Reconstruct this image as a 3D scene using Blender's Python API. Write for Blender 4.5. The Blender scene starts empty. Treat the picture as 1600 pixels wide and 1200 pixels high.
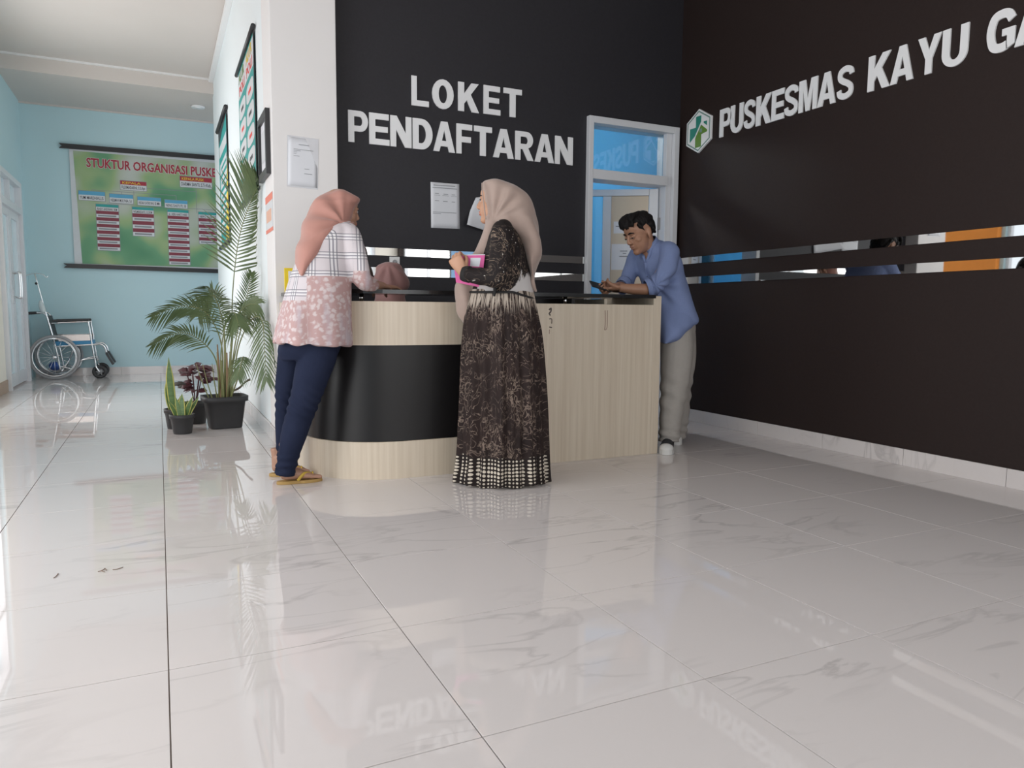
import bpy, bmesh, math, random
import numpy as np
from mathutils import Vector, Matrix

random.seed(7)
scn = bpy.context.scene
COL = scn.collection
PI = math.pi

# ------------------------------------------------------------------ camera
CAM_H, CAM_F = 0.902, 1150.0
YAW, PITCH, ROLL = 0.446, 0.0977, 0.0075
FW = Vector((math.sin(YAW)*math.cos(PITCH), math.cos(YAW)*math.cos(PITCH), -math.sin(PITCH)))
_r = Vector((math.cos(YAW), -math.sin(YAW), 0)); _u = _r.cross(FW)
RT = _r*math.cos(ROLL) + _u*math.sin(ROLL)
UP = -_r*math.sin(ROLL) + _u*math.cos(ROLL)
cam = bpy.data.cameras.new('camera')
cam.sensor_fit = 'HORIZONTAL'; cam.sensor_width = 36; cam.lens = CAM_F/1600*36
cam.clip_start = 0.05
camo = bpy.data.objects.new('camera', cam); COL.objects.link(camo)
m = Matrix((RT, UP, -FW)).transposed().to_4x4(); m.translation = (0, 0, CAM_H)
camo.matrix_world = m
scn.camera = camo

# ------------------------------------------------------------------ light
scn.view_settings.view_transform = 'Standard'
scn.view_settings.look = 'None'
scn.view_settings.exposure = 0.12
scn.view_settings.gamma = 1.0
scn.view_settings.use_curve_mapping = False
scn.cycles.use_denoising = True
scn.cycles.max_bounces = 8
scn.cycles.sample_clamp_indirect = 6
w = bpy.data.worlds.new('world'); scn.world = w; w.use_nodes = True
w.node_tree.nodes['Background'].inputs[0].default_value = (0.86, 0.93, 1.0, 1)
w.node_tree.nodes['Background'].inputs[1].default_value = 1.2

def area_light(name, loc, target, sx, sy, power, color):
    l = bpy.data.lights.new(name, 'AREA'); l.shape = 'RECTANGLE'; l.size = sx; l.size_y = sy
    l.energy = power; l.color = color
    o = bpy.data.objects.new(name, l); COL.objects.link(o)
    o.location = loc
    d = Vector(target) - Vector(loc)
    o.rotation_euler = d.to_track_quat('-Z', 'Z').to_euler()
    return o
# daylight standing in the entrance opening on the left and in the windows behind the camera
area_light('entrance_daylight', (-1.72, 2.55, 1.55), (4, 2.55, 1.45), 6.2, 2.7, 134, (1.0, 0.985, 0.96))
area_light('hall_window_daylight', (-1.72, 7.95, 1.75), (4, 7.95, 1.7), 2.1, 2.3, 56, (1.0, 0.99, 0.97))
area_light('front_window_daylight', (1.3, -3.12, 1.75), (1.3, 5, 1.55), 4.4, 2.3, 58, (1.0, 0.97, 0.94))
area_light('side_window_daylight', (4.24, -1.62, 1.6), (-1, -1.2, 1.5), 2.4, 2.4, 33, (1.0, 0.98, 0.96))
area_light('hall_end_area', (2.9, 10.75, 1.9), (-1, 10.75, 1.6), 1.3, 2.0, 5, (0.93, 0.97, 1.0))  # area lamp facing left across the hall end, no window built there

# ------------------------------------------------------------------ helpers
MATS = {}
def nodes_of(name):
    mt = bpy.data.materials.new(name); mt.use_nodes = True
    nt = mt.node_tree; b = nt.nodes['Principled BSDF']
    return mt, nt, b
def rgb(c): return (c[0], c[1], c[2], 1)
def mat(name, color, rough=0.6, metal=0.0, noise=0.06, scale=18, bump=0.0, bscale=200, spec=0.5, sheen=0.0, coords='Object'):
    """principled material with a little procedural colour variation and optional bump"""
    if name in MATS: return MATS[name]
    mt, nt, b = nodes_of(name)
    tc = nt.nodes.new('ShaderNodeTexCoord')
    nz = nt.nodes.new('ShaderNodeTexNoise'); nz.inputs['Scale'].default_value = scale; nz.inputs['Detail'].default_value = 4
    nt.links.new(tc.outputs[coords], nz.inputs['Vector'])
    mx = nt.nodes.new('ShaderNodeMix'); mx.data_type = 'RGBA'
    mx.inputs[6].default_value = rgb([max(0, c*(1-noise)) for c in color])
    mx.inputs[7].default_value = rgb([min(1, c*(1+noise)) for c in color])
    nt.links.new(nz.outputs['Fac'], mx.inputs[0]); nt.links.new(mx.outputs[2], b.inputs['Base Color'])
    b.inputs['Roughness'].default_value = rough; b.inputs['Metallic'].default_value = metal
    b.inputs['Specular IOR Level'].default_value = spec
    if sheen: b.inputs['Sheen Weight'].default_value = sheen
    if bump:
        n2 = nt.nodes.new('ShaderNodeTexNoise'); n2.inputs['Scale'].default_value = bscale; n2.inputs['Detail'].default_value = 3
        nt.links.new(tc.outputs[coords], n2.inputs['Vector'])
        bp = nt.nodes.new('ShaderNodeBump'); bp.inputs['Strength'].default_value = bump; bp.inputs['Distance'].default_value = 0.004
        nt.links.new(n2.outputs['Fac'], bp.inputs['Height']); nt.links.new(bp.outputs[0], b.inputs['Normal'])
    MATS[name] = mt
    return mt

def catmull(pts, n):
    """smooth interpolation through rows of numbers, n samples per span"""
    A = np.array(pts, float); out = []
    for i in range(len(A)-1):
        p0 = A[max(i-1, 0)]; p1 = A[i]; p2 = A[i+1]; p3 = A[min(i+2, len(A)-1)]
        for k in range(n):
            t = k/n
            out.append(0.5*((2*p1)+(-p0+p2)*t+(2*p0-5*p1+4*p2-p3)*t*t+(-p0+3*p1-3*p2+p3)*t**3))
    out.append(A[-1]); return np.array(out)

class MB:
    """collects geometry for ONE mesh object"""
    def __init__(s): s.v = []; s.f = []; s.mi = []; s.mats = []; s.sm = []; s.uv = {}
    def mid(s, m):
        if m not in s.mats: s.mats.append(m)
        return s.mats.index(m)
    def add(s, vs, fs, m, smooth=False):
        o = len(s.v); s.v += [tuple(map(float, p)) for p in vs]; k = s.mid(m)
        for f in fs: s.f.append([o+i for i in f]); s.mi.append(k); s.sm.append(smooth)
        return o
    def box(s, lo, hi, m):
        x0, y0, z0 = lo; x1, y1, z1 = hi
        s.add([(x0,y0,z0),(x1,y0,z0),(x1,y1,z0),(x0,y1,z0),(x0,y0,z1),(x1,y0,z1),(x1,y1,z1),(x0,y1,z1)],
              [(0,3,2,1),(4,5,6,7),(0,1,5,4),(1,2,6,5),(2,3,7,6),(3,0,4,7)], m); return s
    def obox(s, c, ax, half, m):
        """oriented box: centre, three axis vectors, half sizes"""
        c = Vector(c); a = [Vector(v)*h for v, h in zip(ax, half)]
        vs = [c + a[0]*i + a[1]*j + a[2]*k for k in (-1,1) for j in (-1,1) for i in (-1,1)]
        s.add(vs, [(0,2,3,1),(4,5,7,6),(0,1,5,4),(1,3,7,5),(3,2,6,7),(2,0,4,6)], m); return s
    def quad(s, a, b, c, d, m): s.add([a,b,c,d], [(0,1,2,3)], m); return s
    def rings(s, R, m, cap=True, smooth=True, closed=True):
        """loft a list of rings (each a list of n points)"""
        n = len(R[0]); vs = [p for r in R for p in r]; fs = []
        for i in range(len(R)-1):
            for j in range(n if closed else n-1):
                k = (j+1) % n
                fs.append((i*n+j, i*n+k, (i+1)*n+k, (i+1)*n+j))
        o = s.add(vs, fs, m, smooth)
        if cap and closed:
            k = s.mid(m)
            s.f.append([o+i for i in range(n)][::-1]); s.mi.append(k); s.sm.append(smooth)
            s.f.append([o+(len(R)-1)*n+i for i in range(n)]); s.mi.append(k); s.sm.append(smooth)
        return s
    def tube(s, path, r, m, n=10, sub=4, cap=True, flat=1.0, up=None, fn=None, round_ends=False):
        """tube along a path; r number or list (each a number or (a,b)); up = hint for first radius direction"""
        P = [list(p) for p in path]
        if not isinstance(r, (list, tuple)): r = [r]*len(P)
        rr = [(q if isinstance(q, (tuple, list)) else (q, q*flat)) for q in r]
        A = np.array([p+list(q) for p, q in zip(P, rr)], float)
        if sub > 1 and len(P) > 2: A = catmull(A, sub)
        if round_ends:
            for end in (0, -1):
                a = A[end]; b = A[1] if end == 0 else A[-2]
                d = a[:3]-b[:3]; d = d/np.linalg.norm(d); rm = (a[3]+a[4])/2
                ex = []
                for t in (0.35, 0.65, 0.87, 0.98):
                    k = math.sqrt(1-t*t); ex.append(np.concatenate([a[:3]+d*rm*t, a[3:5]*k]))
                A = np.vstack([ex[::-1], A]) if end == 0 else np.vstack([A, ex])
        pts = [Vector(a[:3]) for a in A]; T = []
        for i in range(len(pts)):
            T.append((pts[min(i+1, len(pts)-1)]-pts[max(i-1, 0)]).normalized())
        u = Vector(up) if up is not None else (Vector((0,0,1)) if abs(T[0].z) < 0.9 else Vector((1,0,0)))
        R = []
        for i, p in enumerate(pts):
            u = (u - T[i]*u.dot(T[i]));
            u = u.normalized() if u.length > 1e-6 else T[i].orthogonal().normalized()
            v = T[i].cross(u); ring = []
            for k in range(n):
                a = 2*PI*k/n; ca, sa = math.cos(a), math.sin(a); q = 1.0
                if fn: q = fn(i/(len(pts)-1), a)
                ring.append(p + u*(ca*A[i][3]*q) + v*(sa*A[i][4]*q))
            R.append(ring)
        s.rings(R, m, cap); return s
    def lathe(s, c, prof, m, n=28, sq=2.0, sx=1.0, sy=1.0, rot=0):
        """profile [(r,z)] round a vertical axis at c; sq>2 makes it squarish"""
        R = []
        for r, z in prof:
            ring = []
            for k in range(n):
                a = 2*PI*k/n; ca, sa = math.cos(a), math.sin(a)
                q = (abs(ca)**sq+abs(sa)**sq)**(-1/sq)
                x, y = r*q*ca*sx, r*q*sa*sy
                ring.append((c[0]+x*math.cos(rot)-y*math.sin(rot), c[1]+x*math.sin(rot)+y*math.cos(rot), c[2]+z))
            R.append(ring)
        s.rings(R, m, True); return s
    def ball(s, c, r, m, n=14, k=9, ax=None):
        c = Vector(c); r = (r,)*3 if not isinstance(r, (tuple, list)) else r
        ax = [Vector(a) for a in ax] if ax else [Vector((1,0,0)), Vector((0,1,0)), Vector((0,0,1))]
        R = []
        for i in range(1, k):
            t = PI*i/k; z = -math.cos(t); q = math.sin(t)
            R.append([c+ax[0]*(r[0]*q*math.cos(2*PI*j/n))+ax[1]*(r[1]*q*math.sin(2*PI*j/n))+ax[2]*(r[2]*z) for j in range(n)])
        s.rings(R, m, True); return s
    def build(s, name, parent=None, bevel=0, solid=0, subsurf=0):
        me = bpy.data.meshes.new(name)
        off = parent_loc(parent)
        me.from_pydata([(a-off[0], b-off[1], c-off[2]) for a, b, c in s.v], [], s.f)
        for m in s.mats: me.materials.append(m)
        me.polygons.foreach_set('material_index', s.mi); me.polygons.foreach_set('use_smooth', s.sm)
        me.update()
        o = bpy.data.objects.new(name, me); COL.objects.link(o)
        if parent: o.parent = parent
        if solid:
            md = o.modifiers.new('solid', 'SOLIDIFY'); md.thickness = solid; md.offset = 0
        if bevel:
            md = o.modifiers.new('bevel', 'BEVEL'); md.width = bevel; md.segments = 2; md.limit_method = 'ANGLE'; md.angle_limit = 0.7
            md.harden_normals = False
        if subsurf:
            md = o.modifiers.new('sub', 'SUBSURF'); md.levels = subsurf; md.render_levels = subsurf
        return o
def parent_loc(p):
    v = Vector((0,0,0))
    while p: v += p.location; p = p.parent
    return v
def tag(o, label=None, cat=None, group=None, kind=None):
    if label: o['label'] = label
    if cat: o['category'] = cat
    if group: o['group'] = group
    if kind: o['kind'] = kind
    return o
def thing(name, loc, label, cat, group=None):
    o = bpy.data.objects.new(name, None); COL.objects.link(o); o.location = loc
    o.empty_display_size = 0.1
    return tag(o, label, cat, group)
def struct(o): o['kind'] = 'structure'; return o
def box(name, lo, hi, m, parent=None, bevel=0): return MB().box(lo, hi, m).build(name, parent, bevel)

def outline_mesh(mb, loops, to3, depth_vec, m, smooth=False):
    """flat shape with holes (list of 2-D loops, first ones outer) extruded by depth_vec"""
    cu = bpy.data.curves.new('tmp', 'CURVE'); cu.dimensions = '2D'; cu.fill_mode = 'BOTH'
    for lp in loops:
        sp = cu.splines.new('POLY'); sp.points.add(len(lp)-1); sp.use_cyclic_u = True
        for i, p in enumerate(lp): sp.points[i].co = (p[0], p[1], 0, 1)
    _curve_to(mb, cu, to3, depth_vec, m, loops)
def _curve_to(mb, cu, to3, depth_vec, m, loops=None):
    o = bpy.data.objects.new('tmp', cu); COL.objects.link(o)
    dg = bpy.context.evaluated_depsgraph_get(); dg.update()
    ev = o.evaluated_get(dg); me = ev.to_mesh()
    vs = [(v.co.x, v.co.y) for v in me.vertices]; fs = [list(p.vertices) for p in me.polygons]
    ev.to_mesh_clear(); bpy.data.objects.remove(o); bpy.data.curves.remove(cu)
    D = Vector(depth_vec)
    top = [Vector(to3(x, y))+D for x, y in vs]
    mb.add(top, fs, m)
    if loops and D.length > 0:
        for lp in loops:
            n = len(lp); a = [Vector(to3(*p)) for p in lp]; b = [p+D for p in a]
            mb.add(a+b, [(i, (i+1)%n, n+(i+1)%n, n+i) for i in range(n)], m)
    return vs
def text_mesh(mb, body, to3, m, size=1.0, bold=0.0, fit=None, align='LEFT'):
    """flat print lettering; fit=(width) scales it to a width"""
    cu = bpy.data.curves.new('tmp', 'FONT'); cu.body = body; cu.size = size; cu.offset = bold*size
    cu.resolution_u = 2; cu.align_x = align
    if fit:
        o = bpy.data.objects.new('tmp2', cu); COL.objects.link(o); bpy.context.view_layer.update()
        wd = o.dimensions.x; bpy.data.objects.remove(o); k = fit/max(wd, 1e-6)
        _curve_to(mb, cu, lambda x, y: to3(x*k, y), (0,0,0), m)
    else:
        _curve_to(mb, cu, to3, (0,0,0), m)

# ------------------------------------------------------------------ materials for the setting
def marble():
    mt, nt, b = nodes_of('marble_tile')
    geo = nt.nodes.new('ShaderNodeNewGeometry'); oi = nt.nodes.new('ShaderNodeObjectInfo')
    add = nt.nodes.new('ShaderNodeVectorMath'); add.operation = 'MULTIPLY_ADD'
    cv = nt.nodes.new('ShaderNodeCombineXYZ')
    for i in range(3): nt.links.new(oi.outputs['Random'], cv.inputs[i])
    add.inputs[1].default_value = (37, 23, 11)
    nt.links.new(cv.outputs[0], add.inputs[0]); nt.links.new(geo.outputs['Position'], add.inputs[2])
    mp = nt.nodes.new('ShaderNodeMapping'); mp.inputs['Scale'].default_value = (1.0, 3.4, 1); mp.inputs['Rotation'].default_value = (0, 0, 0.25)
    nt.links.new(add.outputs[0], mp.inputs[0])
    n1 = nt.nodes.new('ShaderNodeTexNoise'); n1.inputs['Scale'].default_value = 1.6; n1.inputs['Detail'].default_value = 6; n1.inputs['Distortion'].default_value = 0.9
    nt.links.new(mp.outputs[0], n1.inputs[0])
    # thin veins where the noise crosses its middle
    sub = nt.nodes.new('ShaderNodeMath'); sub.operation = 'SUBTRACT'; sub.inputs[1].default_value = 0.5
    ab = nt.nodes.new('ShaderNodeMath'); ab.operation = 'ABSOLUTE'
    nt.links.new(n1.outputs['Fac'], sub.inputs[0]); nt.links.new(sub.outputs[0], ab.inputs[0])
    rp = nt.nodes.new('ShaderNodeValToRGB'); rp.color_ramp.elements[0].position = 0.0; rp.color_ramp.elements[1].position = 0.035
    rp.color_ramp.elements[0].color = (1,1,1,1); rp.color_ramp.elements[1].color = (0,0,0,1)
    nt.links.new(ab.outputs[0], rp.inputs[0])
    n2 = nt.nodes.new('ShaderNodeTexNoise'); n2.inputs['Scale'].default_value = 1.3; n2.inputs['Detail'].default_value = 2
    nt.links.new(add.outputs[0], n2.inputs[0])
    r2 = nt.nodes.new('ShaderNodeValToRGB'); r2.color_ramp.elements[0].position = 0.48; r2.color_ramp.elements[1].position = 0.68
    nt.links.new(n2.outputs['Fac'], r2.inputs[0])
    mu = nt.nodes.new('ShaderNodeMath'); mu.operation = 'MULTIPLY'
    nt.links.new(rp.outputs[0], mu.inputs[0]); nt.links.new(r2.outputs[0], mu.inputs[1])
    mx = nt.nodes.new('ShaderNodeMix'); mx.data_type = 'RGBA'
    mx.inputs[6].default_value = (0.70, 0.65, 0.635, 1); mx.inputs[7].default_value = (0.53, 0.49, 0.48, 1)
    nt.links.new(mu.outputs[0], mx.inputs[0]); nt.links.new(mx.outputs[2], b.inputs['Base Color'])
    b.inputs['Roughness'].default_value = 0.02; b.inputs['Specular IOR Level'].default_value = 0.55
    return mt
M_TILE = marble()
M_GROUT = mat('grout', (0.20, 0.165, 0.145), 0.8)
M_BLUEWALL = mat('pale_blue_paint', (0.49, 0.675, 0.72), 0.6, noise=0.03, scale=2, bump=0.04)
M_HALLOVERLIT = mat('overlit_blue_paint', (0.80, 0.86, 0.88), 0.6, noise=0.02, scale=2, bump=0.04)  # pale blue paint whitened, the overexposed daylight put into its colour
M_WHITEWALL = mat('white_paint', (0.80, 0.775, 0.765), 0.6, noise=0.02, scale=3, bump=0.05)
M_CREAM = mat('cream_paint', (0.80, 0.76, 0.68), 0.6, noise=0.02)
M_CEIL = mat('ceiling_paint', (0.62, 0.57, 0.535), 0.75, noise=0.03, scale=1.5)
M_CHAR = mat('charcoal_panel', (0.028, 0.0265, 0.0315), 0.5, noise=0.18, scale=60, bump=0.12, bscale=500, spec=0.3)
M_BROWNBLK = mat('brown_black_panel', (0.027, 0.0175, 0.016), 0.58, noise=0.18, scale=60, bump=0.12, bscale=500, spec=0.2)
M_MIRROR = mat('mirror_strip', (0.78, 0.78, 0.77), 0.02, metal=1.0, noise=0.01)
M_ALU = mat('white_aluminium', (0.70, 0.71, 0.74), 0.35, noise=0.02)
M_ALUBRIGHT = mat('brushed_aluminium', (0.62, 0.63, 0.65), 0.3, metal=0.8, noise=0.03)
M_CHROME = mat('chrome', (0.75, 0.75, 0.76), 0.12, metal=1.0, noise=0.02)
M_ROOMBLUE = mat('bright_blue_paint', (0.13, 0.44, 0.68), 0.6, noise=0.03)
M_SKIRT = mat('brown_skirting', (0.42, 0.30, 0.22), 0.4, noise=0.1)
M_ORANGE = mat('orange_paint', (0.85, 0.28, 0.03), 0.5)
M_BLACK = mat('black_plastic', (0.022, 0.022, 0.024), 0.4)
M_WHITE = mat('white_plastic', (0.78, 0.78, 0.78), 0.35, noise=0.02)
M_PAPER = mat('white_paper', (0.74, 0.75, 0.79), 0.55, noise=0.03, scale=9)
M_INK = mat('grey_ink', (0.25, 0.26, 0.28), 0.7)
def glass(name, tint, rough=0.0, alpha_mix=0.9):
    mt = bpy.data.materials.new(name); mt.use_nodes = True; nt = mt.node_tree
    nt.nodes.remove(nt.nodes['Principled BSDF'])
    tr = nt.nodes.new('ShaderNodeBsdfTransparent'); tr.inputs[0].default_value = rgb(tint)
    gl = nt.nodes.new('ShaderNodeBsdfGlossy'); gl.inputs['Roughness'].default_value = rough
    fr = nt.nodes.new('ShaderNodeFresnel'); fr.inputs[0].default_value = 1.5
    mx = nt.nodes.new('ShaderNodeMixShader')
    nt.links.new(fr.outputs[0], mx.inputs[0]); nt.links.new(tr.outputs[0], mx.inputs[1]); nt.links.new(gl.outputs[0], mx.inputs[2])
    nt.links.new(mx.outputs[0], nt.nodes['Material Output'].inputs[0]); return mt
M_GLASS = glass('clear_glass', (0.93, 0.97, 0.97))

# ------------------------------------------------------------------ the setting
ZC = 3.70                      # ceiling height
floor = struct(box('floor', (-2.2, -3.2, -0.06), (4.1, 11.6, -0.004), M_GROUT))
box('floor_slab', (0.75, 5.18, -0.05), (4.1, 11.6, 0.0), M_TILE, floor)
box('floor_slab', (-1.6, -3.2, -0.05), (4.02, -0.43, 0.0), M_TILE, floor)
OX, OY, TS, GAP = -0.010, 2.5665, 0.6, 0.0032
tile_cache = {}
def tile_mesh(wd, dp):
    k = (round(wd, 3), round(dp, 3))
    if k not in tile_cache:
        me = bpy.data.meshes.new('tile'); bm = bmesh.new()
        e = 0.0004; z0, z1 = -0.012, 0.0
        a = [bm.verts.new(p) for p in [(0,0,z0),(wd,0,z0),(wd,dp,z0),(0,dp,z0)]]
        b = [bm.verts.new(p) for p in [(0,0,z1-e),(wd,0,z1-e),(wd,dp,z1-e),(0,dp,z1-e)]]
        c = [bm.verts.new(p) for p in [(e,e,z1),(wd-e,e,z1),(wd-e,dp-e,z1),(e,dp-e,z1)]]
        for i in range(4):
            j = (i+1) % 4
            bm.faces.new((a[i], a[j], b[j], b[i])); bm.faces.new((b[i], b[j], c[j], c[i]))
        bm.faces.new(c); bm.to_mesh(me); bm.free(); me.materials.append(M_TILE); tile_cache[k] = me
    return tile_cache[k]
for i in range(-3, 7):
    for j in range(-5, 15):
        x0, x1 = OX+i*TS+GAP/2, OX+(i+1)*TS-GAP/2
        y0, y1 = OY+j*TS+GAP/2, OY+(j+1)*TS-GAP/2
        x0 = max(x0, -1.515); x1 = min(x1, 4.015); y1 = min(y1, 11.445)
        if y0 > 5.0: x1 = min(x1, 0.75 if y0 < 9.9 else 0.75)
        if y1 > 5.18 and y0 < 5.18 and x0 > 0.75: y1 = 5.18
        if x1-x0 < 0.02 or y1-y0 < 0.02: continue
        t = bpy.data.objects.new('tile', tile_mesh(x1-x0, y1-y0)); COL.objects.link(t)
        t.location = (x0, y0, 0); t.parent = floor

# walls
def wall_with_holes(mb, axis, c0, c1, a0, a1, z0, z1, holes, m):
    """axis-aligned wall slab made of boxes round rectangular holes [(a0,a1,z0,z1)] along direction a"""
    xs = sorted(set([a0, a1]+[h[0] for h in holes]+[h[1] for h in holes]))
    for s, e in zip(xs[:-1], xs[1:]):
        zs = [(z0, z1)]
        for h in holes:
            if h[0] <= s+1e-6 and h[1] >= e-1e-6:
                nz = []
                for q in zs:
                    if h[2] > q[0]: nz.append((q[0], min(q[1], h[2])))
                    if h[3] < q[1]: nz.append((max(q[0], h[3]), q[1]))
                zs = nz
        for q in zs:
            if axis == 'y': mb.box((s, c0, q[0]), (e, c1, q[1]), m)
            else: mb.box((c0, s, q[0]), (c1, e, q[1]), m)
mb = MB(); wall_with_holes(mb, 'x', 4.02, 4.2, -3.2, 5.3, 0, 4.0, [(-2.9, -0.35, 0.3, 2.9)], M_BROWNBLK)
struct(mb.build('wall_right'))
DX0, DX1, DZ = 3.105, 3.985, 2.445
mb = MB(); wall_with_holes(mb, 'y', 5.16, 5.30, 1.0, 4.02, 0, 4.0, [(DX0, DX1, 0, DZ)], M_CHAR)
struct(mb.build('wall_back'))
column = struct(box('wall_column', (0.69, 5.02, 0), (1.105, 5.40, 4.0), M_WHITEWALL, bevel=0.004))
struct(box('wall_hall', (0.695, 5.40, 0), (0.83, 10.12, 4.0), M_HALLOVERLIT))
struct(box('wall_far', (-1.7, 11.45, 0), (4.1, 11.6, 4.0), M_BLUEWALL))
mb = MB(); wall_with_holes(mb, 'x', -1.66, -1.52, -3.2, 11.45, 0, 4.0, [(9.52, 10.92, 0, 2.42), (-0.6, 5.75, 0, 2.95), (6.85, 9.05, 0.55, 2.95)], M_BLUEWALL)
struct(mb.build('wall_left'))
struct(box('wall_left_facing', (-1.525, 9.06, 0.13), (-1.512, 9.50, 3.66), M_CREAM))
struct(box('baseboard_left', (-1.53, 6.81, 0), (-1.50, 9.50, 0.13), M_SKIRT))
struct(box('wall_left_pier', (-1.54, 5.80, 0), (-1.44, 6.80, 3.66), M_ORANGE))
mb = MB(); wall_with_holes(mb, 'y', -3.2, -3.06, -1.66, 4.02, 0, 4.0, [(-1.0, 3.6, 0.5, 3.0)], M_CREAM)
struct(mb.build('wall_front'))
# entrance and front window frames (behind the camera, seen only in reflections)
mb = MB()
for y in (-0.6, 1.0, 2.6, 4.2, 5.71): mb.box((-1.62, y, 0), (-1.56, y+0.05, 2.95), M_ALU)
for z in (0.02, 2.2, 2.9): mb.box((-1.62, -0.6, z), (-1.56, 5.75, z+0.05), M_ALU)
struct(mb.build('window_1'))
mb = MB()
for x in (-1.0, 0.5, 2.05, 3.55): mb.box((x, -3.12, 0.5), (x+0.05, -3.07, 3.0), M_ALU)
for z in (0.5, 2.2, 2.95): mb.box((-1.0, -3.12, z), (3.6, -3.07, z+0.05), M_ALU)
struct(mb.build('window_2'))
mb = MB()
for y in (6.85, 7.93, 9.0): mb.box((-1.62, y, 0.55), (-1.56, y+0.05, 2.95), M_ALU)
for z in (0.55, 2.2, 2.9): mb.box((-1.62, 6.85, z), (-1.56, 9.05, z+0.05), M_ALU)
struct(mb.build('window_3'))
mb = MB()
for y in (-2.9, -1.65, -0.40): mb.box((4.1, y, 0.3), (4.16, y+0.05, 2.9), M_ALU)
for z in (0.3, 2.1, 2.85): mb.box((4.1, -2.9, z), (4.16, -0.35, z+0.05), M_ALU)
struct(mb.build('window_4'))
# ceiling: high part, a step down across the end of the hall
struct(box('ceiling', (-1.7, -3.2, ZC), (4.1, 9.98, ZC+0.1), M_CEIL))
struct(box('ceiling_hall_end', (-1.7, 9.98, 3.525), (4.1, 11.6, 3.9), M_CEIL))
# cornice along the hall wall
struct(box('trim_1', (0.64, 5.0, 3.655), (0.70, 9.98, 3.70), M_WHITE, bevel=0.01))
struct(box('trim_2', (-1.52, 9.955, 3.68), (0.70, 9.98, 3.70), M_WHITE))
struct(box('trim_3', (-1.52, 11.43, 3.505), (2.9, 11.45, 3.525), M_CEIL))

# skirting of marble pieces
def skirting(name, p0, p1, inward, hgt, step, phase=0.0, m=None):
    p0, p1 = Vector(p0), Vector(p1); L = (p1-p0).length; d = (p1-p0)/L; n = Vector(inward)
    g = 0.0012
    root = struct(MB().obox((p0+p1)/2+n*0.004+Vector((0,0,hgt/2)), (d, n, (0,0,1)), (L/2, 0.003, hgt/2-0.001), M_GROUT).build(name))
    a = -phase
    while a < L:
        s, e = max(a, 0)+g, min(a+step, L)-g
        if e-s > 0.02:
            c = p0+d*((s+e)/2)+n*0.010+Vector((0,0,hgt/2))
            MB().obox(c, (d, n, (0,0,1)), ((e-s)/2, 0.006, hgt/2), m or M_TILE).build('tile', root, bevel=0.0015)
        a += step
skirting('baseboard_right', (4.02, 5.16, 0), (4.02, 0.3, 0), (-1,0,0), 0.10, 0.6, 0.16)
skirting('baseboard_far', (-1.5, 11.45, 0), (2.9, 11.45, 0), (0,-1,0), 0.108, 0.6, 0.2)
skirting('baseboard_hall', (0.695, 10.12, 0), (0.695, 5.42, 0), (-1,0,0), 0.10, 0.6, 0.1)
skirting('baseboard_column', (0.69, 5.41, 0), (0.69, 5.02, 0), (-1,0,0), 0.10, 0.6, 0.0)

# mirror strips on the dark walls
for k, (z0, z1) in enumerate(((1.312, 1.366), (1.146, 1.202))):
    struct(box('trim_%d' % (4+k*2), (4.012, -1.5, z0), (4.022, 5.158, z1), M_MIRROR))
    struct(box('trim_%d' % (5+k*2), (1.11, 5.152, z0-(0.02 if k == 0 else -0.004)), (3.10, 5.162, z1-(0.02 if k == 0 else -0.006)), M_MIRROR))

# blue room behind the back door
rb = MB()
rb.box((1.2, 8.2, 0), (4.02, 8.3, 3.0), M_ROOMBLUE); rb.box((1.1, 5.3, 0), (1.2, 8.3, 3.0), M_ROOMBLUE); rb.box((3.99, 5.3, 0), (4.1, 8.3, 3.0), M_ROOMBLUE)
rb.box((1.2, 5.3, 0), (3.1, 5.31, 3.0), M_ROOMBLUE); rb.box((3.1, 5.3, 2.46), (4.0, 5.31, 3.0), M_ROOMBLUE)
rb.box((1.1, 5.3, 2.9), (4.1, 8.3, 3.0), M_ROOMBLUE)
struct(rb.build('wall_inner_room'))
lampr = thing('unseen_ceiling_lamp', (2.5, 6.6, 2.84), 'unseen round ceiling lamp added to light the blue room behind the aluminium door', 'lamp')  # unseen fixture, added so the light in the inner room has a source
M_LAMP = mat('lamp_glass', (0.9, 0.9, 0.9), 0.4)
MB().lathe((2.5, 6.6, 2.82), [(0.10, 0.0), (0.16, 0.03), (0.17, 0.06), (0.15, 0.08)], M_LAMP).build('lamp_shade', lampr)
ll = bpy.data.lights.new('inner_room_light', 'POINT'); ll.energy = 40; ll.shadow_soft_size = 0.12; ll.color = (1, 0.98, 0.95)
lo = bpy.data.objects.new('inner_room_light', ll); COL.objects.link(lo); lo.location = (2.5, 6.6, 2.72)

# back door: white aluminium frame with a glazed transom and a leaf standing ajar into the room
door = struct(MB().box((DX0, 5.115, 0), (DX0+0.042, 5.30, DZ), M_ALU).build('door_1', bevel=0.003))
box('jamb', (DX1-0.05, 5.115, 0), (DX1, 5.30, DZ), M_ALU, door, 0.003)
box('jamb', (DX1-0.105, 5.15, 0), (DX1-0.052, 5.28, DZ-0.05), M_ALU, door, 0.003)
box('head_rail', (DX0+0.043, 5.115, DZ-0.052), (DX1-0.051, 5.30, DZ), M_ALU, door, 0.003)
box('transom_bar', (DX0+0.043, 5.12, 1.962), (DX1-0.106, 5.29, 2.038), M_ALU, door, 0.003)
box('transom_pane', (DX0+0.043, 5.195, 2.038), (DX1-0.106, 5.201, DZ-0.052), M_GLASS, door)
hinge = Vector((3.868, 5.235, 0)); ld = Vector((-0.838, 0.545, 0)).normalized(); ln = Vector((ld.y, -ld.x, 0)) * -1
M_PANEL = mat('cream_panel', (0.62, 0.52, 0.40), 0.35, noise=0.06, scale=4)
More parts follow.
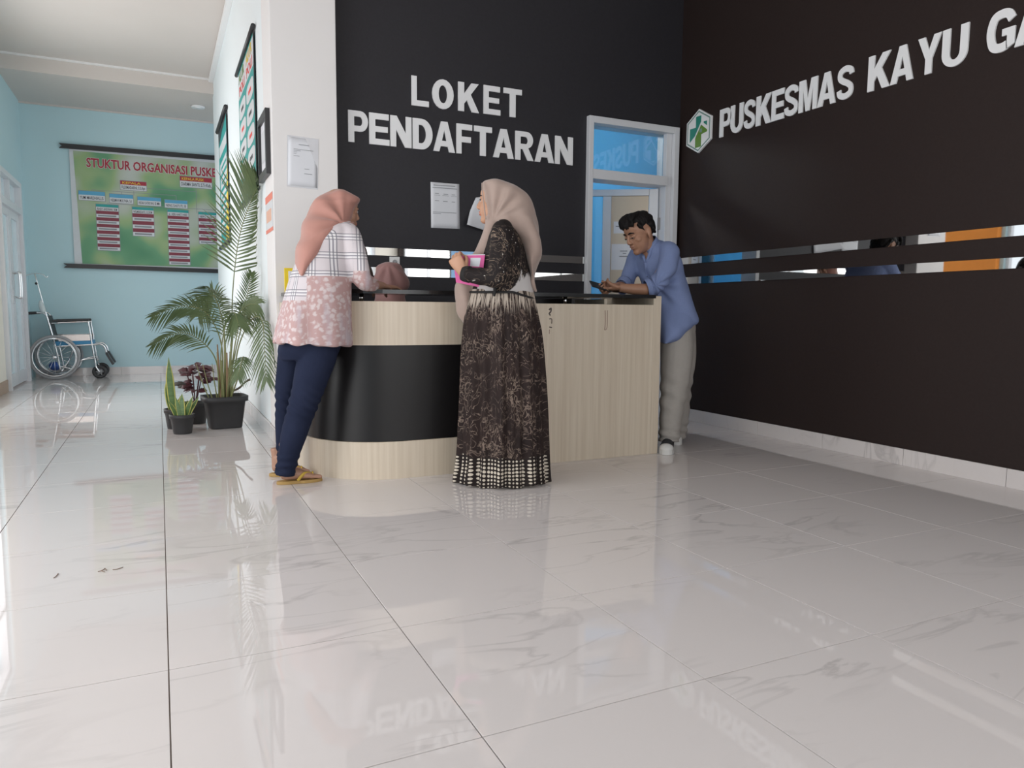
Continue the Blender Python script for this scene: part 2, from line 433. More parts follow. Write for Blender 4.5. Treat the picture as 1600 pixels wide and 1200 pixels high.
def leaf_box(name, a0, a1, z0, z1, m, th=0.02, parent=door, off=0.0):
    c = hinge+ld*((a0+a1)/2)+ln*off+Vector((0,0,(z0+z1)/2))
    return MB().obox(c, (ld, ln, (0,0,1)), ((a1-a0)/2, th, (z1-z0)/2), m).build(name, parent, 0.003)
leaf = leaf_box('door_leaf', 0, 0.075, 0.02, 1.95, M_ALU)
leaf_box('leaf_rail', 0.076, 0.83, 1.895, 1.95, M_ALU)
leaf_box('leaf_rail', 0.076, 0.83, 0.02, 0.12, M_ALU)
leaf_box('leaf_stile', 0.395, 0.465, 0.121, 1.894, M_ALU)
leaf_box('leaf_stile', 0.831, 0.88, 0.02, 1.95, M_ALU)
pan = leaf_box('leaf_panel', 0.077, 0.394, 0.121, 1.894, M_PANEL, 0.008)
leaf_box('leaf_pane', 0.466, 0.83, 0.121, 1.894, M_GLASS, 0.003)
for zz in (1.66, 0.3): leaf_box('hinge', -0.03, -0.002, zz-0.05, zz+0.05, mat('grey_hinge', (0.22,0.21,0.21), 0.5), 0.014)
def leaf_sheet(label, a0, a1, z0, z1, lines):
    c = hinge+ld*((a0+a1)/2)+ln*(0.0095)+Vector((0,0,0))
    r = thing('notice_paper', hinge+ld*((a0+a1)/2)+Vector((0,0,z0)), label, 'paper', 'papers stuck on the open door leaf')
    leaf_box('sheet', a0, a1, z0, z1, M_PAPER, 0.0006, r, 0.010)
    for (b0, b1, zz) in lines: leaf_box('text_line', a0+b0*(a1-a0), a0+b1*(a1-a0), zz-0.004, zz+0.004, M_INK, 0.0004, r, 0.0112)
leaf_sheet('larger white paper stuck low on the cream panel of the open door leaf', 0.19, 0.385, 1.27, 1.49, [(0.3,0.62,1.43),(0.35,0.5,1.41),(0.25,0.65,1.385)])
leaf_sheet('smaller white paper stuck above the larger one on the open door leaf', 0.28, 0.37, 1.58, 1.68, [(0.2,0.8,1.64)])

# hall door on the left wall: aluminium and glass, with a tall pull handle
M_PALEGLASS = mat('frosted_pane', (0.72, 0.86, 0.92), 0.15, noise=0.03)
d2 = struct(box('door_2', (-1.60, 10.84, 0), (-1.47, 10.92, 2.42), M_ALU, bevel=0.003))
box('jamb', (-1.60, 9.52, 0), (-1.47, 9.58, 2.42), M_ALU, d2, 0.003)
box('head_rail', (-1.60, 9.58, 2.36), (-1.47, 10.84, 2.42), M_ALU, d2, 0.003)
box('transom_bar', (-1.60, 9.58, 2.03), (-1.47, 10.84, 2.11), M_ALU, d2, 0.003)
for y0, y1 in ((9.58, 10.18), (10.24, 10.84)): box('transom_pane', (-1.55, y0, 2.11), (-1.54, y1, 2.36), M_PALEGLASS, d2)
box('transom_post', (-1.58, 10.18, 2.11), (-1.49, 10.24, 2.36), M_ALU, d2, 0.003)
for k, (y0, y1) in enumerate(((9.585, 10.20), (10.215, 10.835))):
    lf = box('door_leaf', (-1.55, y0, 0.02), (-1.505, y0+0.09, 2.03), M_ALU, d2, 0.003)
    box('stile', (-1.55, y1-0.09, 0.02), (-1.505, y1, 2.03), M_ALU, lf, 0.003)
    box('rail', (-1.55, y0+0.09, 1.94), (-1.505, y1-0.09, 2.03), M_ALU, lf, 0.003)
    box('rail', (-1.55, y0+0.09, 0.02), (-1.505, y1-0.09, 0.16), M_ALU, lf, 0.003)
    box('pane', (-1.53, y0+0.09, 0.16), (-1.524, y1-0.09, 1.94), M_PALEGLASS, lf)
    yh = y1-0.05 if k == 0 else y0+0.05
    MB().tube([(-1.507, yh, 1.30), (-1.45, yh, 1.31), (-1.435, yh, 1.27), (-1.435, yh, 1.06), (-1.45, yh, 1.02), (-1.507, yh, 1.03)], 0.012, M_CHROME, 10, 5).build('pull_handle', lf)
box('lock_plate', (-1.507, 10.14, 0.96), (-1.495, 10.17, 1.12), M_ALUBRIGHT, d2)

# ------------------------------------------------------------------ block letter signs
def arc(cx, cy, rx, ry, a0, a1, n=10):
    return [(cx+rx*math.cos(math.radians(a0+(a1-a0)*i/n)), cy+ry*math.sin(math.radians(a0+(a1-a0)*i/n))) for i in range(n+1)]
def stroke(pts, hw, n=6):
    C = catmull(pts, n); L, R_ = [], []
    for i in range(len(C)):
        d = C[min(i+1, len(C)-1)]-C[max(i-1, 0)]; d = d/np.linalg.norm(d); nrm = np.array([-d[1], d[0]])
        L.append(tuple(C[i]+nrm*hw)); R_.append(tuple(C[i]-nrm*hw))
    return L+R_[::-1]
def glyph(ch):
    """outlines in a unit box"""
    s, b = 0.30, 0.19
    if ch == 'L': return [[(0,0),(1,0),(1,b),(s,b),(s,1),(0,1)]]
    if ch == 'E': return [[(0,0),(1,0),(1,b),(s,b),(s,.41),(.92,.41),(.92,.59),(s,.59),(s,1-b),(.97,1-b),(.97,1),(0,1)]]
    if ch == 'F': return [[(0,0),(s+.02,0),(s+.02,.39),(.92,.39),(.92,.58),(s+.02,.58),(s+.02,1-b),(1,1-b),(1,1),(0,1)]]
    if ch == 'T': return [[(.34,0),(.66,0),(.66,1-b),(1,1-b),(1,1),(0,1),(0,1-b),(.34,1-b)]]
    if ch == 'N': return [[(0,0),(.27,0),(.27,.56),(.70,0),(1,0),(1,1),(.73,1),(.73,.45),(.30,1),(0,1)]]
    if ch == 'M': return [[(0,0),(.23,0),(.23,.70),(.40,0),(.60,0),(.77,.70),(.77,0),(1,0),(1,1),(.66,1),(.5,.40),(.34,1),(0,1)]]
    if ch == 'K': return [[(0,0),(.28,0),(.28,.26),(.41,.40),(.66,0),(1,0),(.60,.60),(.98,1),(.63,1),(.28,.61),(.28,1),(0,1)]]
    if ch == 'Y': return [[(.36,0),(.64,0),(.64,.40),(1,1),(.69,1),(.5,.63),(.31,1),(0,1),(.36,.40)]]
    if ch == 'A': return [[(0,0),(.27,0),(.33,.18),(.67,.18),(.73,0),(1,0),(.65,1),(.35,1)], [(.39,.36),(.61,.36),(.5,.72)]]
    if ch == 'P': return [[(0,0),(.30,0),(.30,.35)]+arc(.62,.675,.38,.325,-90,90)+[(0,1)], [(.30,.53)]+arc(.58,.675,.13,.145,-90,90)+[(.30,.82)]]
    if ch == 'R': return [[(0,0),(.28,0),(.28,.39),(.40,.39),(.68,0),(1,0),(.70,.43)]+arc(.60,.71,.36,.29,-60,90)+[(0,1)], [(.28,.57)]+arc(.56,.695,.12,.125,-90,90)+[(.28,.82)]]
    if ch == 'D': return [[(0,0)]+arc(.45,.5,.55,.5,-90,90,14)+[(0,1)], [(.30,.2)]+arc(.42,.5,.25,.3,-90,90,12)+[(.30,.8)]]
    if ch == 'O': return [arc(.5,.5,.5,.51,0,342,19), arc(.5,.5,.2,.31,0,342,19)]
    if ch == 'U': return [[(0,1),(0,.36)]+arc(.5,.36,.5,.37,180,360,14)+[(1,1),(.70,1),(.70,.36)]+arc(.5,.36,.2,.19,360,180,10)+[(.30,1)]]
    if ch == 'S': return [[(p[0]/.72, p[1]) for p in stroke([(.62,.72),(.58,.84),(.36,.905),(.14,.83),(.12,.67),(.25,.56),(.46,.46),(.60,.34),(.58,.17),(.36,.095),(.14,.16),(.09,.30)], .092)]]
    if ch == 'G': return [[(p[0]/.78, p[1]) for p in stroke([(.68,.72),(.58,.87),(.40,.905),(.20,.83),(.115,.5),(.2,.17),(.40,.095),(.57,.13)], .108)[:43]]
                          + [(p[0]/.78, p[1]) for p in [(.56,.02),(.78,.12),(.78,.53),(.43,.53),(.43,.36),(.57,.36),(.57,.235)]]
                          + [(p[0]/.78, p[1]) for p in stroke([(.68,.72),(.58,.87),(.40,.905),(.20,.83),(.115,.5),(.2,.17),(.40,.095),(.57,.13)], .108)[43:]]]
M_LETTER = mat('white_letter', (0.88, 0.88, 0.89), 0.45, noise=0.02)
TH = 0.010
def sign_letters(root, spec, zf, wall):
    for ch, a, b in spec:
        mb = MB(); z0, z1 = zf(min(a, b))
        if wall == 'back':
            outline_mesh(mb, glyph(ch), lambda x, y: (a+(b-a)*x, 5.159, z0+(z1-z0)*y), (0, -TH, 0), M_LETTER)
        else:
            outline_mesh(mb, glyph(ch), lambda x, y: (4.019, a+(b-a)*x, z0+(z1-z0)*y), (-TH, 0, 0), M_LETTER)
        mb.build('letter', root)
sg = thing('counter_sign', (2.1, 5.16, 2.05), 'white raised letters LOKET PENDAFTARAN on the charcoal wall', 'sign')
sign_letters(sg, [('L', 1.661, 1.789), ('O', 1.814, 1.978), ('K', 2.013, 2.177), ('E', 2.214, 2.35), ('T', 2.376, 2.527)], lambda x: (2.350+(x-1.661)*0.014, 2.553+(x-1.661)*0.018), 'back')
sign_letters(sg, [('P', 1.209, 1.347), ('E', 1.355, 1.498), ('N', 1.505, 1.659), ('D', 1.668, 1.816), ('A', 1.823, 1.988), ('F', 2.0, 2.123), ('T', 2.138, 2.282), ('A', 2.293, 2.463), ('R', 2.476, 2.632), ('A', 2.643, 2.81), ('N', 2.819, 2.977)], lambda x: (2.052, 2.264), 'back')
sg = thing('clinic_sign', (4.02, 3.5, 2.28), 'white raised letters PUSKESMAS KAYU GA on the brown-black right wall', 'sign')
sign_letters(sg, [('P', 4.657, 4.526), ('U', 4.535, 4.400), ('S', 4.39, 4.275), ('K', 4.265, 4.114), ('E', 4.112, 3.995), ('S', 3.992, 3.868), ('M', 3.862, 3.706), ('A', 3.702, 3.555), ('S', 3.546, 3.42), ('K', 3.314, 3.159), ('A', 3.156, 3.007), ('Y', 2.985, 2.842), ('U', 2.835, 2.687), ('G', 2.588, 2.441), ('A', 2.44, 2.28)], lambda x: (2.272, 2.482), 'right')

# hexagonal health-centre emblem
lg = thing('wall_emblem', (4.02, 4.9, 2.2), 'white hexagonal plaque with green and teal cross beside the PUSKESMAS letters', 'emblem')
cy, cz = 4.898, 2.374
hexp = [(4.898,2.547),(4.748,2.462),(4.748,2.284),(4.898,2.201),(5.048,2.284),(5.048,2.462)]
def hx(k): return [(cy+(y-cy)*k, cz+(z-cz)*k) for y, z in hexp]
M_TEAL = mat('teal_print', (0.03, 0.26, 0.20), 0.5); M_GREEN = mat('green_print', (0.13, 0.27, 0.04), 0.5); M_EDGE = mat('grey_green_print', (0.22, 0.33, 0.30), 0.5)
def plaque(name, loops, d0, d1, m):
    mb = MB(); outline_mesh(mb, loops, lambda x, y: (4.02-d0, x, y), (-(d1-d0), 0, 0), m); mb.build(name, lg)
plaque('plaque', [hx(1)], 0.001, 0.018, M_LETTER)
plaque('border', [hx(0.93), hx(0.86)], 0.018, 0.0195, M_EDGE)
q = lambda pts: [(cy-u*0.15, cz+v*0.15) for u, v in pts]       # u to the right as seen, v up
plaque('cross_upper', [q([(-.22,.78),(.2,.78),(.2,.30),(-.16,-.14),(-.70,-.50),(-.70,.22),(-.22,.22)])], 0.018, 0.0198, M_TEAL)
plaque('roof_line', [q([(-.22,-.30),(.22,.33),(.72,-.02),(.72,.10),(.22,.44),(-.30,-.28)])], 0.0198, 0.021, M_LETTER)
plaque('cross_arm', [q([(.42,.42),(.68,.40),(.68,.16),(.42,.34)])], 0.018, 0.0198, M_TEAL)
plaque('house', [q([(-.24,-.36),(-.18,-.26),(.22,.28),(.70,-.06),(.70,-.16),(.24,-.22),(.24,-.86),(-.24,-.86)])], 0.018, 0.0198, M_GREEN)
plaque('house_window', [q([(.10,-.10),(.30,-.12),(.30,.08),(.10,.08)])], 0.0198, 0.0205, M_EDGE)

# ------------------------------------------------------------------ reception counter
def wood():
    mt, nt, b = nodes_of('pale_wood_laminate')
    tc = nt.nodes.new('ShaderNodeTexCoord'); mp = nt.nodes.new('ShaderNodeMapping'); mp.inputs['Scale'].default_value = (30, 30, 0.7)
    nt.links.new(tc.outputs['Object'], mp.inputs[0])
    nz = nt.nodes.new('ShaderNodeTexNoise'); nz.inputs['Scale'].default_value = 1.6; nz.inputs['Detail'].default_value = 5; nz.inputs['Roughness'].default_value = 0.6
    nt.links.new(mp.outputs[0], nz.inputs[0])
    rp = nt.nodes.new('ShaderNodeValToRGB'); e = rp.color_ramp.elements
    e[0].position = 0.30; e[0].color = (0.58, 0.485, 0.375, 1); e[1].position = 0.70; e[1].color = (0.69, 0.60, 0.485, 1)
    nt.links.new(nz.outputs['Fac'], rp.inputs[0]); nt.links.new(rp.outputs[0], b.inputs['Base Color'])
    b.inputs['Roughness'].default_value = 0.32; return mt
M_WOOD = wood()
M_BAND = mat('black_laminate', (0.010, 0.009, 0.0095), 0.33, noise=0.1, scale=80, bump=0.05, bscale=600, spec=0.35)
M_TOP = mat('black_glass_top', (0.012, 0.012, 0.013), 0.12, noise=0.05)
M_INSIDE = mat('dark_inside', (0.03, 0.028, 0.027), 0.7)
ct = thing('reception_counter', (1.8, 4.0, 0), 'curved pale wood reception counter with a black band and black glass top', 'counter')
XL, YF, RC = 0.722, 3.80, 0.44
def front_path(off, x_end):
    """plan line of the counter front, from the column round the corner to x_end; off pushes it outwards"""
    P = [(XL-off, 5.015)]
    P += [(XL-off, 4.7), (XL-off, 4.45)]
    for i in range(0, 15):
        a = PI + (PI/2)*i/14
        P.append((XL+RC+(RC+off)*math.cos(a), YF+RC+(RC+off)*math.sin(a)))
    n = 6
    for i in range(1, n+1): P.append((XL+RC+(x_end-XL-RC)*i/n, YF-off))
    return P
def wall_strip(name, off0, off1, z0, z1, x_end, m, parent=ct):
    a, b = front_path(off0, x_end), front_path(off1, x_end)
    mb = MB(); R = []
    for p, q in zip(a, b): R.append([(p[0],p[1],z0),(q[0],q[1],z0),(q[0],q[1],z1),(p[0],p[1],z1)])
    n = len(R); vs = [v for r in R for v in r]; fs = []
    for i in range(n-1):
        for j in range(4):
            k = (j+1) % 4; fs.append((i*4+j, i*4+k, (i+1)*4+k, (i+1)*4+j))
    fs += [(0,3,2,1), ((n-1)*4, (n-1)*4+1, (n-1)*4+2, (n-1)*4+3)]
    mb.add(vs, fs, m); o = mb.build(name, parent)
    o.modifiers.new('es', 'EDGE_SPLIT').split_angle = 0.6
    for p in o.data.polygons: p.use_smooth = True
    return o
wall_strip('lower_panel', -0.03, 0.012, 0.0, 0.203, 1.72, M_WOOD)
wall_strip('black_band', -0.03, 0.0, 0.204, 0.720, 1.72, M_BAND)
wall_strip('upper_panel', -0.03, 0.012, 0.721, 0.952, 1.72, M_WOOD)
box('side_panel', (1.70, YF-0.012, 0), (1.735, 4.25, 0.952), M_WOOD, ct)
fp = box('front_panel', (1.736, 3.822, 0.0), (2.812, 3.845, 0.952), M_WOOD, ct, 0.0015)
box('end_panel', (2.813, 3.822, 0.0), (2.872, 4.42, 1.008), M_WOOD, ct, 0.002)
box('shelf', (1.736, 3.846, 0.62), (2.812, 4.40, 0.64), M_WOOD, ct)
box('inner_divider', (2.47, 3.86, 0.64), (2.49, 4.38, 0.985), M_WOOD, ct)
box('back_panel', (2.49, 4.38, 0.64), (2.812, 4.40, 0.985), M_WOOD, ct)
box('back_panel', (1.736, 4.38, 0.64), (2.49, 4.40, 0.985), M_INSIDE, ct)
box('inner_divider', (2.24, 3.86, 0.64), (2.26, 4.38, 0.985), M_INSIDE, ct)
# worktop of black glass raised on small posts
mb = MB()
a, b = front_path(0.0, 1.75), front_path(-0.36, 1.75)
top = a+[(2.812, YF)]+[(2.812, 4.30)]+[(1.75, 4.16)]+b[::-1][1:]
n = len(top)
vs = [(x, y, 0.993) for x, y in top]+[(x, y, 1.014) for x, y in top]
fs = [(i, (i+1) % n, n+(i+1) % n, n+i) for i in range(n)]
m_ = len(a)
quads = [(i, i+1, n-2-i, n-1-i) for i in range(m_-1)]
# strip faces between front line and inner line
inner = list(range(m_+3, n))[::-1]
inner_idx = [n-1-i for i in range(len(b)-1)]+[m_+2]
for lev in (0, n):
    for i in range(m_-1):
        f_ = (lev+i, lev+i+1, lev+inner_idx[i+1], lev+inner_idx[i])
        fs.append(f_ if lev == 0 else f_[::-1])
    f_ = (lev+m_-1, lev+m_, lev+m_+1, lev+m_+2); fs.append(f_ if lev == 0 else f_[::-1])
mb.add(vs, fs, M_TOP); mb.build('worktop', ct)
for x, y in ((0.79, 4.5), (1.0, 4.0), (1.65, 3.84), (2.20, 3.87)): MB().lathe((x, y, 0), [(0.012, 0.951), (0.012, 0.993)], M_CHROME, 12).build('post', ct)
# worn screw marks and a strip where the handles came off the front panel
M_MARK = mat('dark_mark', (0.10, 0.08, 0.07), 0.7); M_MARK2 = mat('brown_mark', (0.36, 0.24, 0.19), 0.7)
def mark(name, pts, wd, m):
    mb = MB(); mb.tube([(x, 3.8215, z) for x, z in pts], [(wd, 0.0006)]*len(pts), m, 6, 3, up=(1,0,0)); mb.build(name, ct)
mark('glue_mark', [(2.064, .915), (2.078, .925), (2.076, .905), (2.066, .895), (2.074, .882)], 0.0045, M_MARK)
mark('glue_mark', [(2.066, .862), (2.083, .862), (2.083, .835)], 0.0028, M_MARK)
mark('glue_mark', [(2.067, .815), (2.085, .812)], 0.003, M_MARK); mark('glue_mark', [(2.068, .80), (2.068, .775)], 0.0022, M_MARK2)
mark('glue_mark', [(2.452, .915), (2.455, .85), (2.452, .795)], 0.0030, M_MARK2); mark('glue_mark', [(2.470, .915), (2.470, .82), (2.458, .795)], 0.0022, M_MARK2)
# things on the counter
def sheet(name, label, cat, pts, m, th=0.0012):
    mb = MB(); a = [Vector(p) for p in pts]; nn = (a[1]-a[0]).cross(a[2]-a[0]).normalized()*th
    mb.add(a+[p+nn for p in a], [(3,2,1,0),(4,5,6,7),(0,1,5,4),(1,2,6,5),(2,3,7,6),(3,0,4,7)], m)
    return tag(mb.build(name), label, cat)
sheet('paper_sheet', 'loose white paper lying on the black counter top beside the man', 'paper', [(2.14,4.06,1.0145),(2.40,4.02,1.0145),(2.44,4.24,1.0145),(2.18,4.27,1.0145)], M_PAPER)
M_YELLOW = mat('yellow_plastic', (0.85, 0.62, 0.02), 0.4)
yf = thing('sign_holder', (0.80, 4.93, 1.014), 'small yellow-framed sign standing on the counter end by the white column', 'sign')
ax = (Vector((1,-0.1,0)).normalized(), Vector((0.1,1,0)).normalized(), Vector((0,0,1)))
MB().obox((0.818, 4.93, 1.094), ax, (0.085, 0.004, 0.078), M_YELLOW).build('frame', yf, 0.002)
MB().obox((0.82, 4.9245, 1.094), ax, (0.062, 0.0012, 0.058), M_PAPER).build('paper', yf)
MB().obox((0.818, 4.93, 1.0155), ax, (0.085, 0.035, 0.002), M_YELLOW).build('foot', yf)
# dark bowl on the shelf seen through the gap
bw = MB(); bw.lathe((2.60, 4.05, 0.64), [(0.03,0),(0.05,0.10),(0.055,0.26),(0.05,0.315)], mat('dark_red_plastic', (0.08,0.03,0.03), 0.4), 18)
tag(bw.build('storage_jar'), 'dark red jar inside the counter under the raised glass top', 'jar')

# ------------------------------------------------------------------ wall prints
M_RED = mat('red_print', (0.36, 0.03, 0.05), 0.6); M_DARKRED = mat('dark_red_print', (0.22, 0.04, 0.06), 0.6)
M_SKYB = mat('blue_print', (0.10, 0.36, 0.55), 0.6); M_PINKHALO = mat('pale_halo_print', (0.62, 0.60, 0.60), 0.6)
M_YELP = mat('yellow_print', (0.75, 0.55, 0.05), 0.6); M_TEALP = mat('teal_sheet_print', (0.03, 0.32, 0.30), 0.6)
M_TEXT = mat('black_print', (0.06, 0.06, 0.07), 0.7); M_PRINTW = mat('print_white', (0.62, 0.64, 0.66), 0.6)
M_REDB = mat('bright_red_print', (0.75, 0.06, 0.05), 0.6)
def banner_bg():
    mt, nt, b = nodes_of('green_banner_print')
    tc = nt.nodes.new('ShaderNodeTexCoord'); nz = nt.nodes.new('ShaderNodeTexNoise'); nz.inputs['Scale'].default_value = 1.5; nz.inputs['Detail'].default_value = 1.5
    nt.links.new(tc.outputs['Object'], nz.inputs[0])
    rp = nt.nodes.new('ShaderNodeValToRGB'); e = rp.color_ramp.elements
    e[0].position = 0.30; e[0].color = (0.05, 0.22, 0.11, 1); e[1].position = 0.66; e[1].color = (0.50, 0.53, 0.50, 1)
    x = e.new(0.43); x.color = (0.13, 0.32, 0.17, 1); x = e.new(0.50); x.color = (0.30, 0.42, 0.20, 1); x = e.new(0.57); x.color = (0.42, 0.47, 0.38, 1)
    nt.links.new(nz.outputs['Fac'], rp.inputs[0]); nt.links.new(rp.outputs[0], b.inputs['Base Color']); b.inputs['Roughness'].default_value = 0.5
    return mt
bn = thing('organisation_banner', (0.2, 11.44, 1.45), 'large green organisation chart banner with black rods on the pale blue far wall', 'banner')
Y0 = 11.435
BX0, BX1 = -0.99, 2.05
def rod(x0, x1, z0, z1, h):
    mb = MB(); y0, y1 = 11.40, 11.43
    pts = [(x0, z0+h), (x0+0.035, z0), (x0, z0-h), (x1, z1-h), (x1, z1+h)]
    outline_mesh(mb, [pts], lambda x, y: (x, y1, y), (0, y0-y1, 0), M_BLACK); mb.build('rod', bn)
rod(-1.10, 2.15, 3.012, 3.045, 0.030); rod(-1.115, 2.15, 1.467, 1.438, 0.028)
def slant(x): return (x+0.95)*0.0             # the sheet hangs level
mb = MB(); mb.quad((BX0, Y0, 1.47), (BX1, Y0, 1.47), (BX1, Y0, 3.01), (BX0, Y0, 3.01), M_PRINTW); mb.build('sheet', bn, solid=0.002)
mb = MB(); mb.quad((-0.90, Y0-0.003, 1.50), (BX1, Y0-0.003, 1.50), (BX1, Y0-0.003, 2.965), (-0.945, Y0-0.003, 2.965), banner_bg()); mb.build('printed_ground', bn)
def bprint(mbx, x0, x1, z0, z1, m, d): mbx.quad((x0, Y0-d, z0), (x1, Y0-d, z0), (x1, Y0-d, z1), (x0, Y0-d, z1), m)
tt = MB()
for d, m_, bold in ((0.0045, M_PINKHALO, 0.055), (0.006, M_RED, 0.026)):
    text_mesh(tt, 'STUKTUR ORGANISASI PUSKESMAS', lambda x, y: (-0.80+x, Y0-d, 2.772+y), m_, 0.165, bold, fit=1.88)
tt.build('title_lettering', bn)
ch = MB(); tx = MB()
def nbox(x0, x1, z0, z1, head, txt, headtxt=None):
    bprint(ch, x0-0.006, x1+0.006, z0-0.006, z1+0.006, M_INK, 0.0045)
    zm = z1-(z1-z0)*0.42
    bprint(ch, x0, x1, z0, zm, M_PRINTW, 0.0055); bprint(ch, x0, x1, zm, z1, head, 0.0055)
    if headtxt: text_mesh(tx, headtxt, lambda x, y: (x0+0.02+x, Y0-0.0065, zm+(z1-zm)*0.2+y), M_YELP, (z1-zm)*0.85, 0.01, fit=(x1-x0)*0.7)
    if txt: text_mesh(tx, txt, lambda x, y: (x0+0.012+x, Y0-0.0065, z0+(zm-z0)*0.22+y), M_TEXT, (zm-z0)*0.8, 0.012, fit=(x1-x0)-0.03)
nbox(-0.41, -0.096, 2.505, 2.625, M_RED, 'FILDIMADARNI, S.Si.Apt', 'KEPALA')
nbox(0.327, 0.737, 2.60, 2.745, M_RED, 'DARMA SANTI, S.Tr.Keb', 'KEPALA PUSK')
nbox(-0.905, -0.60, 2.335, 2.455, M_SKYB, 'YUMI MARDHIALLIS'); nbox(-0.545, -0.265, 2.325, 2.44, M_SKYB, 'NELMAH MULYNIA, S.E')
nbox(-0.21, 0.075, 2.315, 2.425, M_SKYB, 'INDAH SATRIYANI, SE MM'); nbox(0.125, 0.41, 2.305, 2.41, M_SKYB, 'NENG DASTUTI, SE')
def column_list(x0, x1, ztop, zbot, n, first):
    bprint(ch, x0-0.006, x1+0.006, zbot-0.006, ztop+0.006, M_INK, 0.0045)
    bprint(ch, x0, x1, zbot, ztop, M_PRINTW, 0.0052)
    hh = (ztop-zbot-0.085)/n
    bprint(ch, x0, x1, ztop-0.035, ztop, M_TEALP, 0.006)
    text_mesh(tx, first, lambda x, y: (x0+0.012+x, Y0-0.0065, ztop-0.078+y), M_TEXT, 0.045, 0.012, fit=(x1-x0)-0.03)
    for i in range(n):
        z1 = ztop-0.085-i*hh
        bprint(ch, x0, x1, z1-hh*0.5, z1, M_DARKRED, 0.006)
        bprint(ch, x0+0.02, x1-0.03, z1-hh*0.86, z1-hh*0.64, M_INK, 0.006)
column_list(-0.71, -0.446, 2.294, 1.688, 6, 'RINDY ANDRIANI, SKM')
column_list(-0.28, -0.02, 2.285, 1.90, 3, 'WILMARDIATI, S.S.SKM'); column_list(0.155, 0.42, 2.28, 1.525, 8, 'dr. HERI HARTI HARI')
column_list(0.55, 0.82, 2.27, 1.83, 4, 'NEFO GUSNITA')
for (a, b, c, d) in [(-0.253,2.505,-0.253,2.44), (-0.75,2.475,0.27,2.475), (-0.75,2.475,-0.75,2.455), (-0.40,2.475,-0.40,2.44), (0.27,2.475,0.27,2.41), (-0.07,2.475,-0.07,2.425), (0.53,2.60,0.53,2.25), (-0.58,2.31,0.8,2.30), (-0.096,2.545,0.53,2.545)]:
    if abs(a-c) < 1e-6: bprint(ch, a-0.003, a+0.003, min(b,d), max(b,d), M_INK, 0.004)
    else: bprint(ch, a, c, b-0.003, b+0.003, M_INK, 0.004)
tag(ch.build('chart_boxes', bn), kind='stuff'); tag(tx.build('chart_lettering', bn), kind='stuff')

# posters on the hall wall (plane x = 0.695)
def hall_quad(mbx, y0, y1, z0, z1, m, d): mbx.quad((0.694-d, y1, z0), (0.694-d, y0, z0), (0.694-d, y0, z1), (0.694-d, y1, z1), m)
def hall_round(mbx, yc, zc, ry, rz, m, d):
    outline_mesh(mbx, [[(yc+ry*(abs(math.cos(a))**0.6)*(1 if math.cos(a) > 0 else -1), zc+rz*(abs(math.sin(a))**0.6)*(1 if math.sin(a) > 0 else -1)) for a in [2*PI*i/20 for i in range(20)]]],
                 lambda x, y: (0.694-d, x, y), (0,0,0), m)
po = thing('hanging_poster', (0.68, 6.35, 1.80), 'tall teal poster with white rounded panels on the hall wall beside the picture frame', 'poster', 'hanging posters on the hall wall')
mb = MB(); hall_quad(mb, 5.79, 6.92, 1.80, 2.90, M_TEALP, 0.010); mb.build('sheet', po, solid=0.002)
for z in (2.915, 1.79): MB().tube([(0.675, 5.72, z), (0.675, 6.98, z)], 0.016, M_BLACK, 10).build('rod', po)
MB().box((0.678, 5.775, 1.80), (0.684, 5.789, 2.90), M_BLACK).build('edging', po)
pp = MB(); hall_quad(pp, 5.82, 6.90, 2.68, 2.88, M_PRINTW, 0.012)
for r_ in range(5):
    for c_ in range(2):
        hall_round(pp, 6.09+c_*0.54, 2.56-r_*0.165, 0.24, 0.07, M_PRINTW, 0.0125)
        hall_quad(pp, 6.0+c_*0.54, 6.18+c_*0.54, 2.545-r_*0.165, 2.575-r_*0.165, M_TEXT if (r_+c_) % 2 else M_REDB, 0.0135)
pp.build('printed_panels', po)
pt = MB()
text_mesh(pt, 'ALUR', lambda x, y: (0.6805, 6.84-x, 2.80+y), M_GREEN, 0.11, 0.02, fit=0.4); text_mesh(pt, 'ALUR', lambda x, y: (0.6805, 6.30-x, 2.80+y), M_YELP, 0.11, 0.02, fit=0.4)
text_mesh(pt, 'POLI', lambda x, y: (0.6805, 6.84-x, 2.70+y), M_REDB, 0.10, 0.02, fit=0.4); text_mesh(pt, 'POLI', lambda x, y: (0.6805, 6.30-x, 2.70+y), M_REDB, 0.10, 0.02, fit=0.4)
tag(pt.build('title_lettering', po), kind='stuff')
po = thing('hanging_poster', (0.68, 8.7, 1.62), 'farther teal poster with black top edge hung on the hall wall above the palm', 'poster', 'hanging posters on the hall wall')
mb = MB(); hall_quad(mb, 8.17, 9.25, 1.62, 2.90, M_TEALP, 0.010); mb.build('sheet', po, solid=0.002)
for z in (2.925, 1.61): MB().tube([(0.675, 8.10, z), (0.675, 9.30, z)], 0.022, M_BLACK, 10).build('rod', po)
MB().box((0.678, 8.155, 1.62), (0.684, 8.169, 2.90), M_BLACK).build('edging', po)
outl = MB(); outline_mesh(outl, [[(9.25, 2.74), (9.25, 2.90), (8.17, 2.90), (8.30, 2.87), (8.8, 2.82)]], lambda x, y: (0.694-0.0125, x, y), (0,0,0), M_BLACK); outl.build('header_print', po)
pp = MB(); hall_quad(pp, 8.24, 9.18, 2.60, 2.72, M_PRINTW, 0.012)
for r_ in range(5): hall_quad(pp, 8.26, 9.12, 2.40-r_*0.16, 2.52-r_*0.16, M_PRINTW, 0.012); hall_quad(pp, 8.32, 8.95, 2.44-r_*0.16, 2.47-r_*0.16, M_TEALP, 0.013)
outline_mesh(pp, [[(8.2, 1.64), (8.6, 1.64), (8.35, 2.2), (8.2, 2.45)]], lambda x, y: (0.694-0.0125, x, y), (0,0,0), M_YELP)
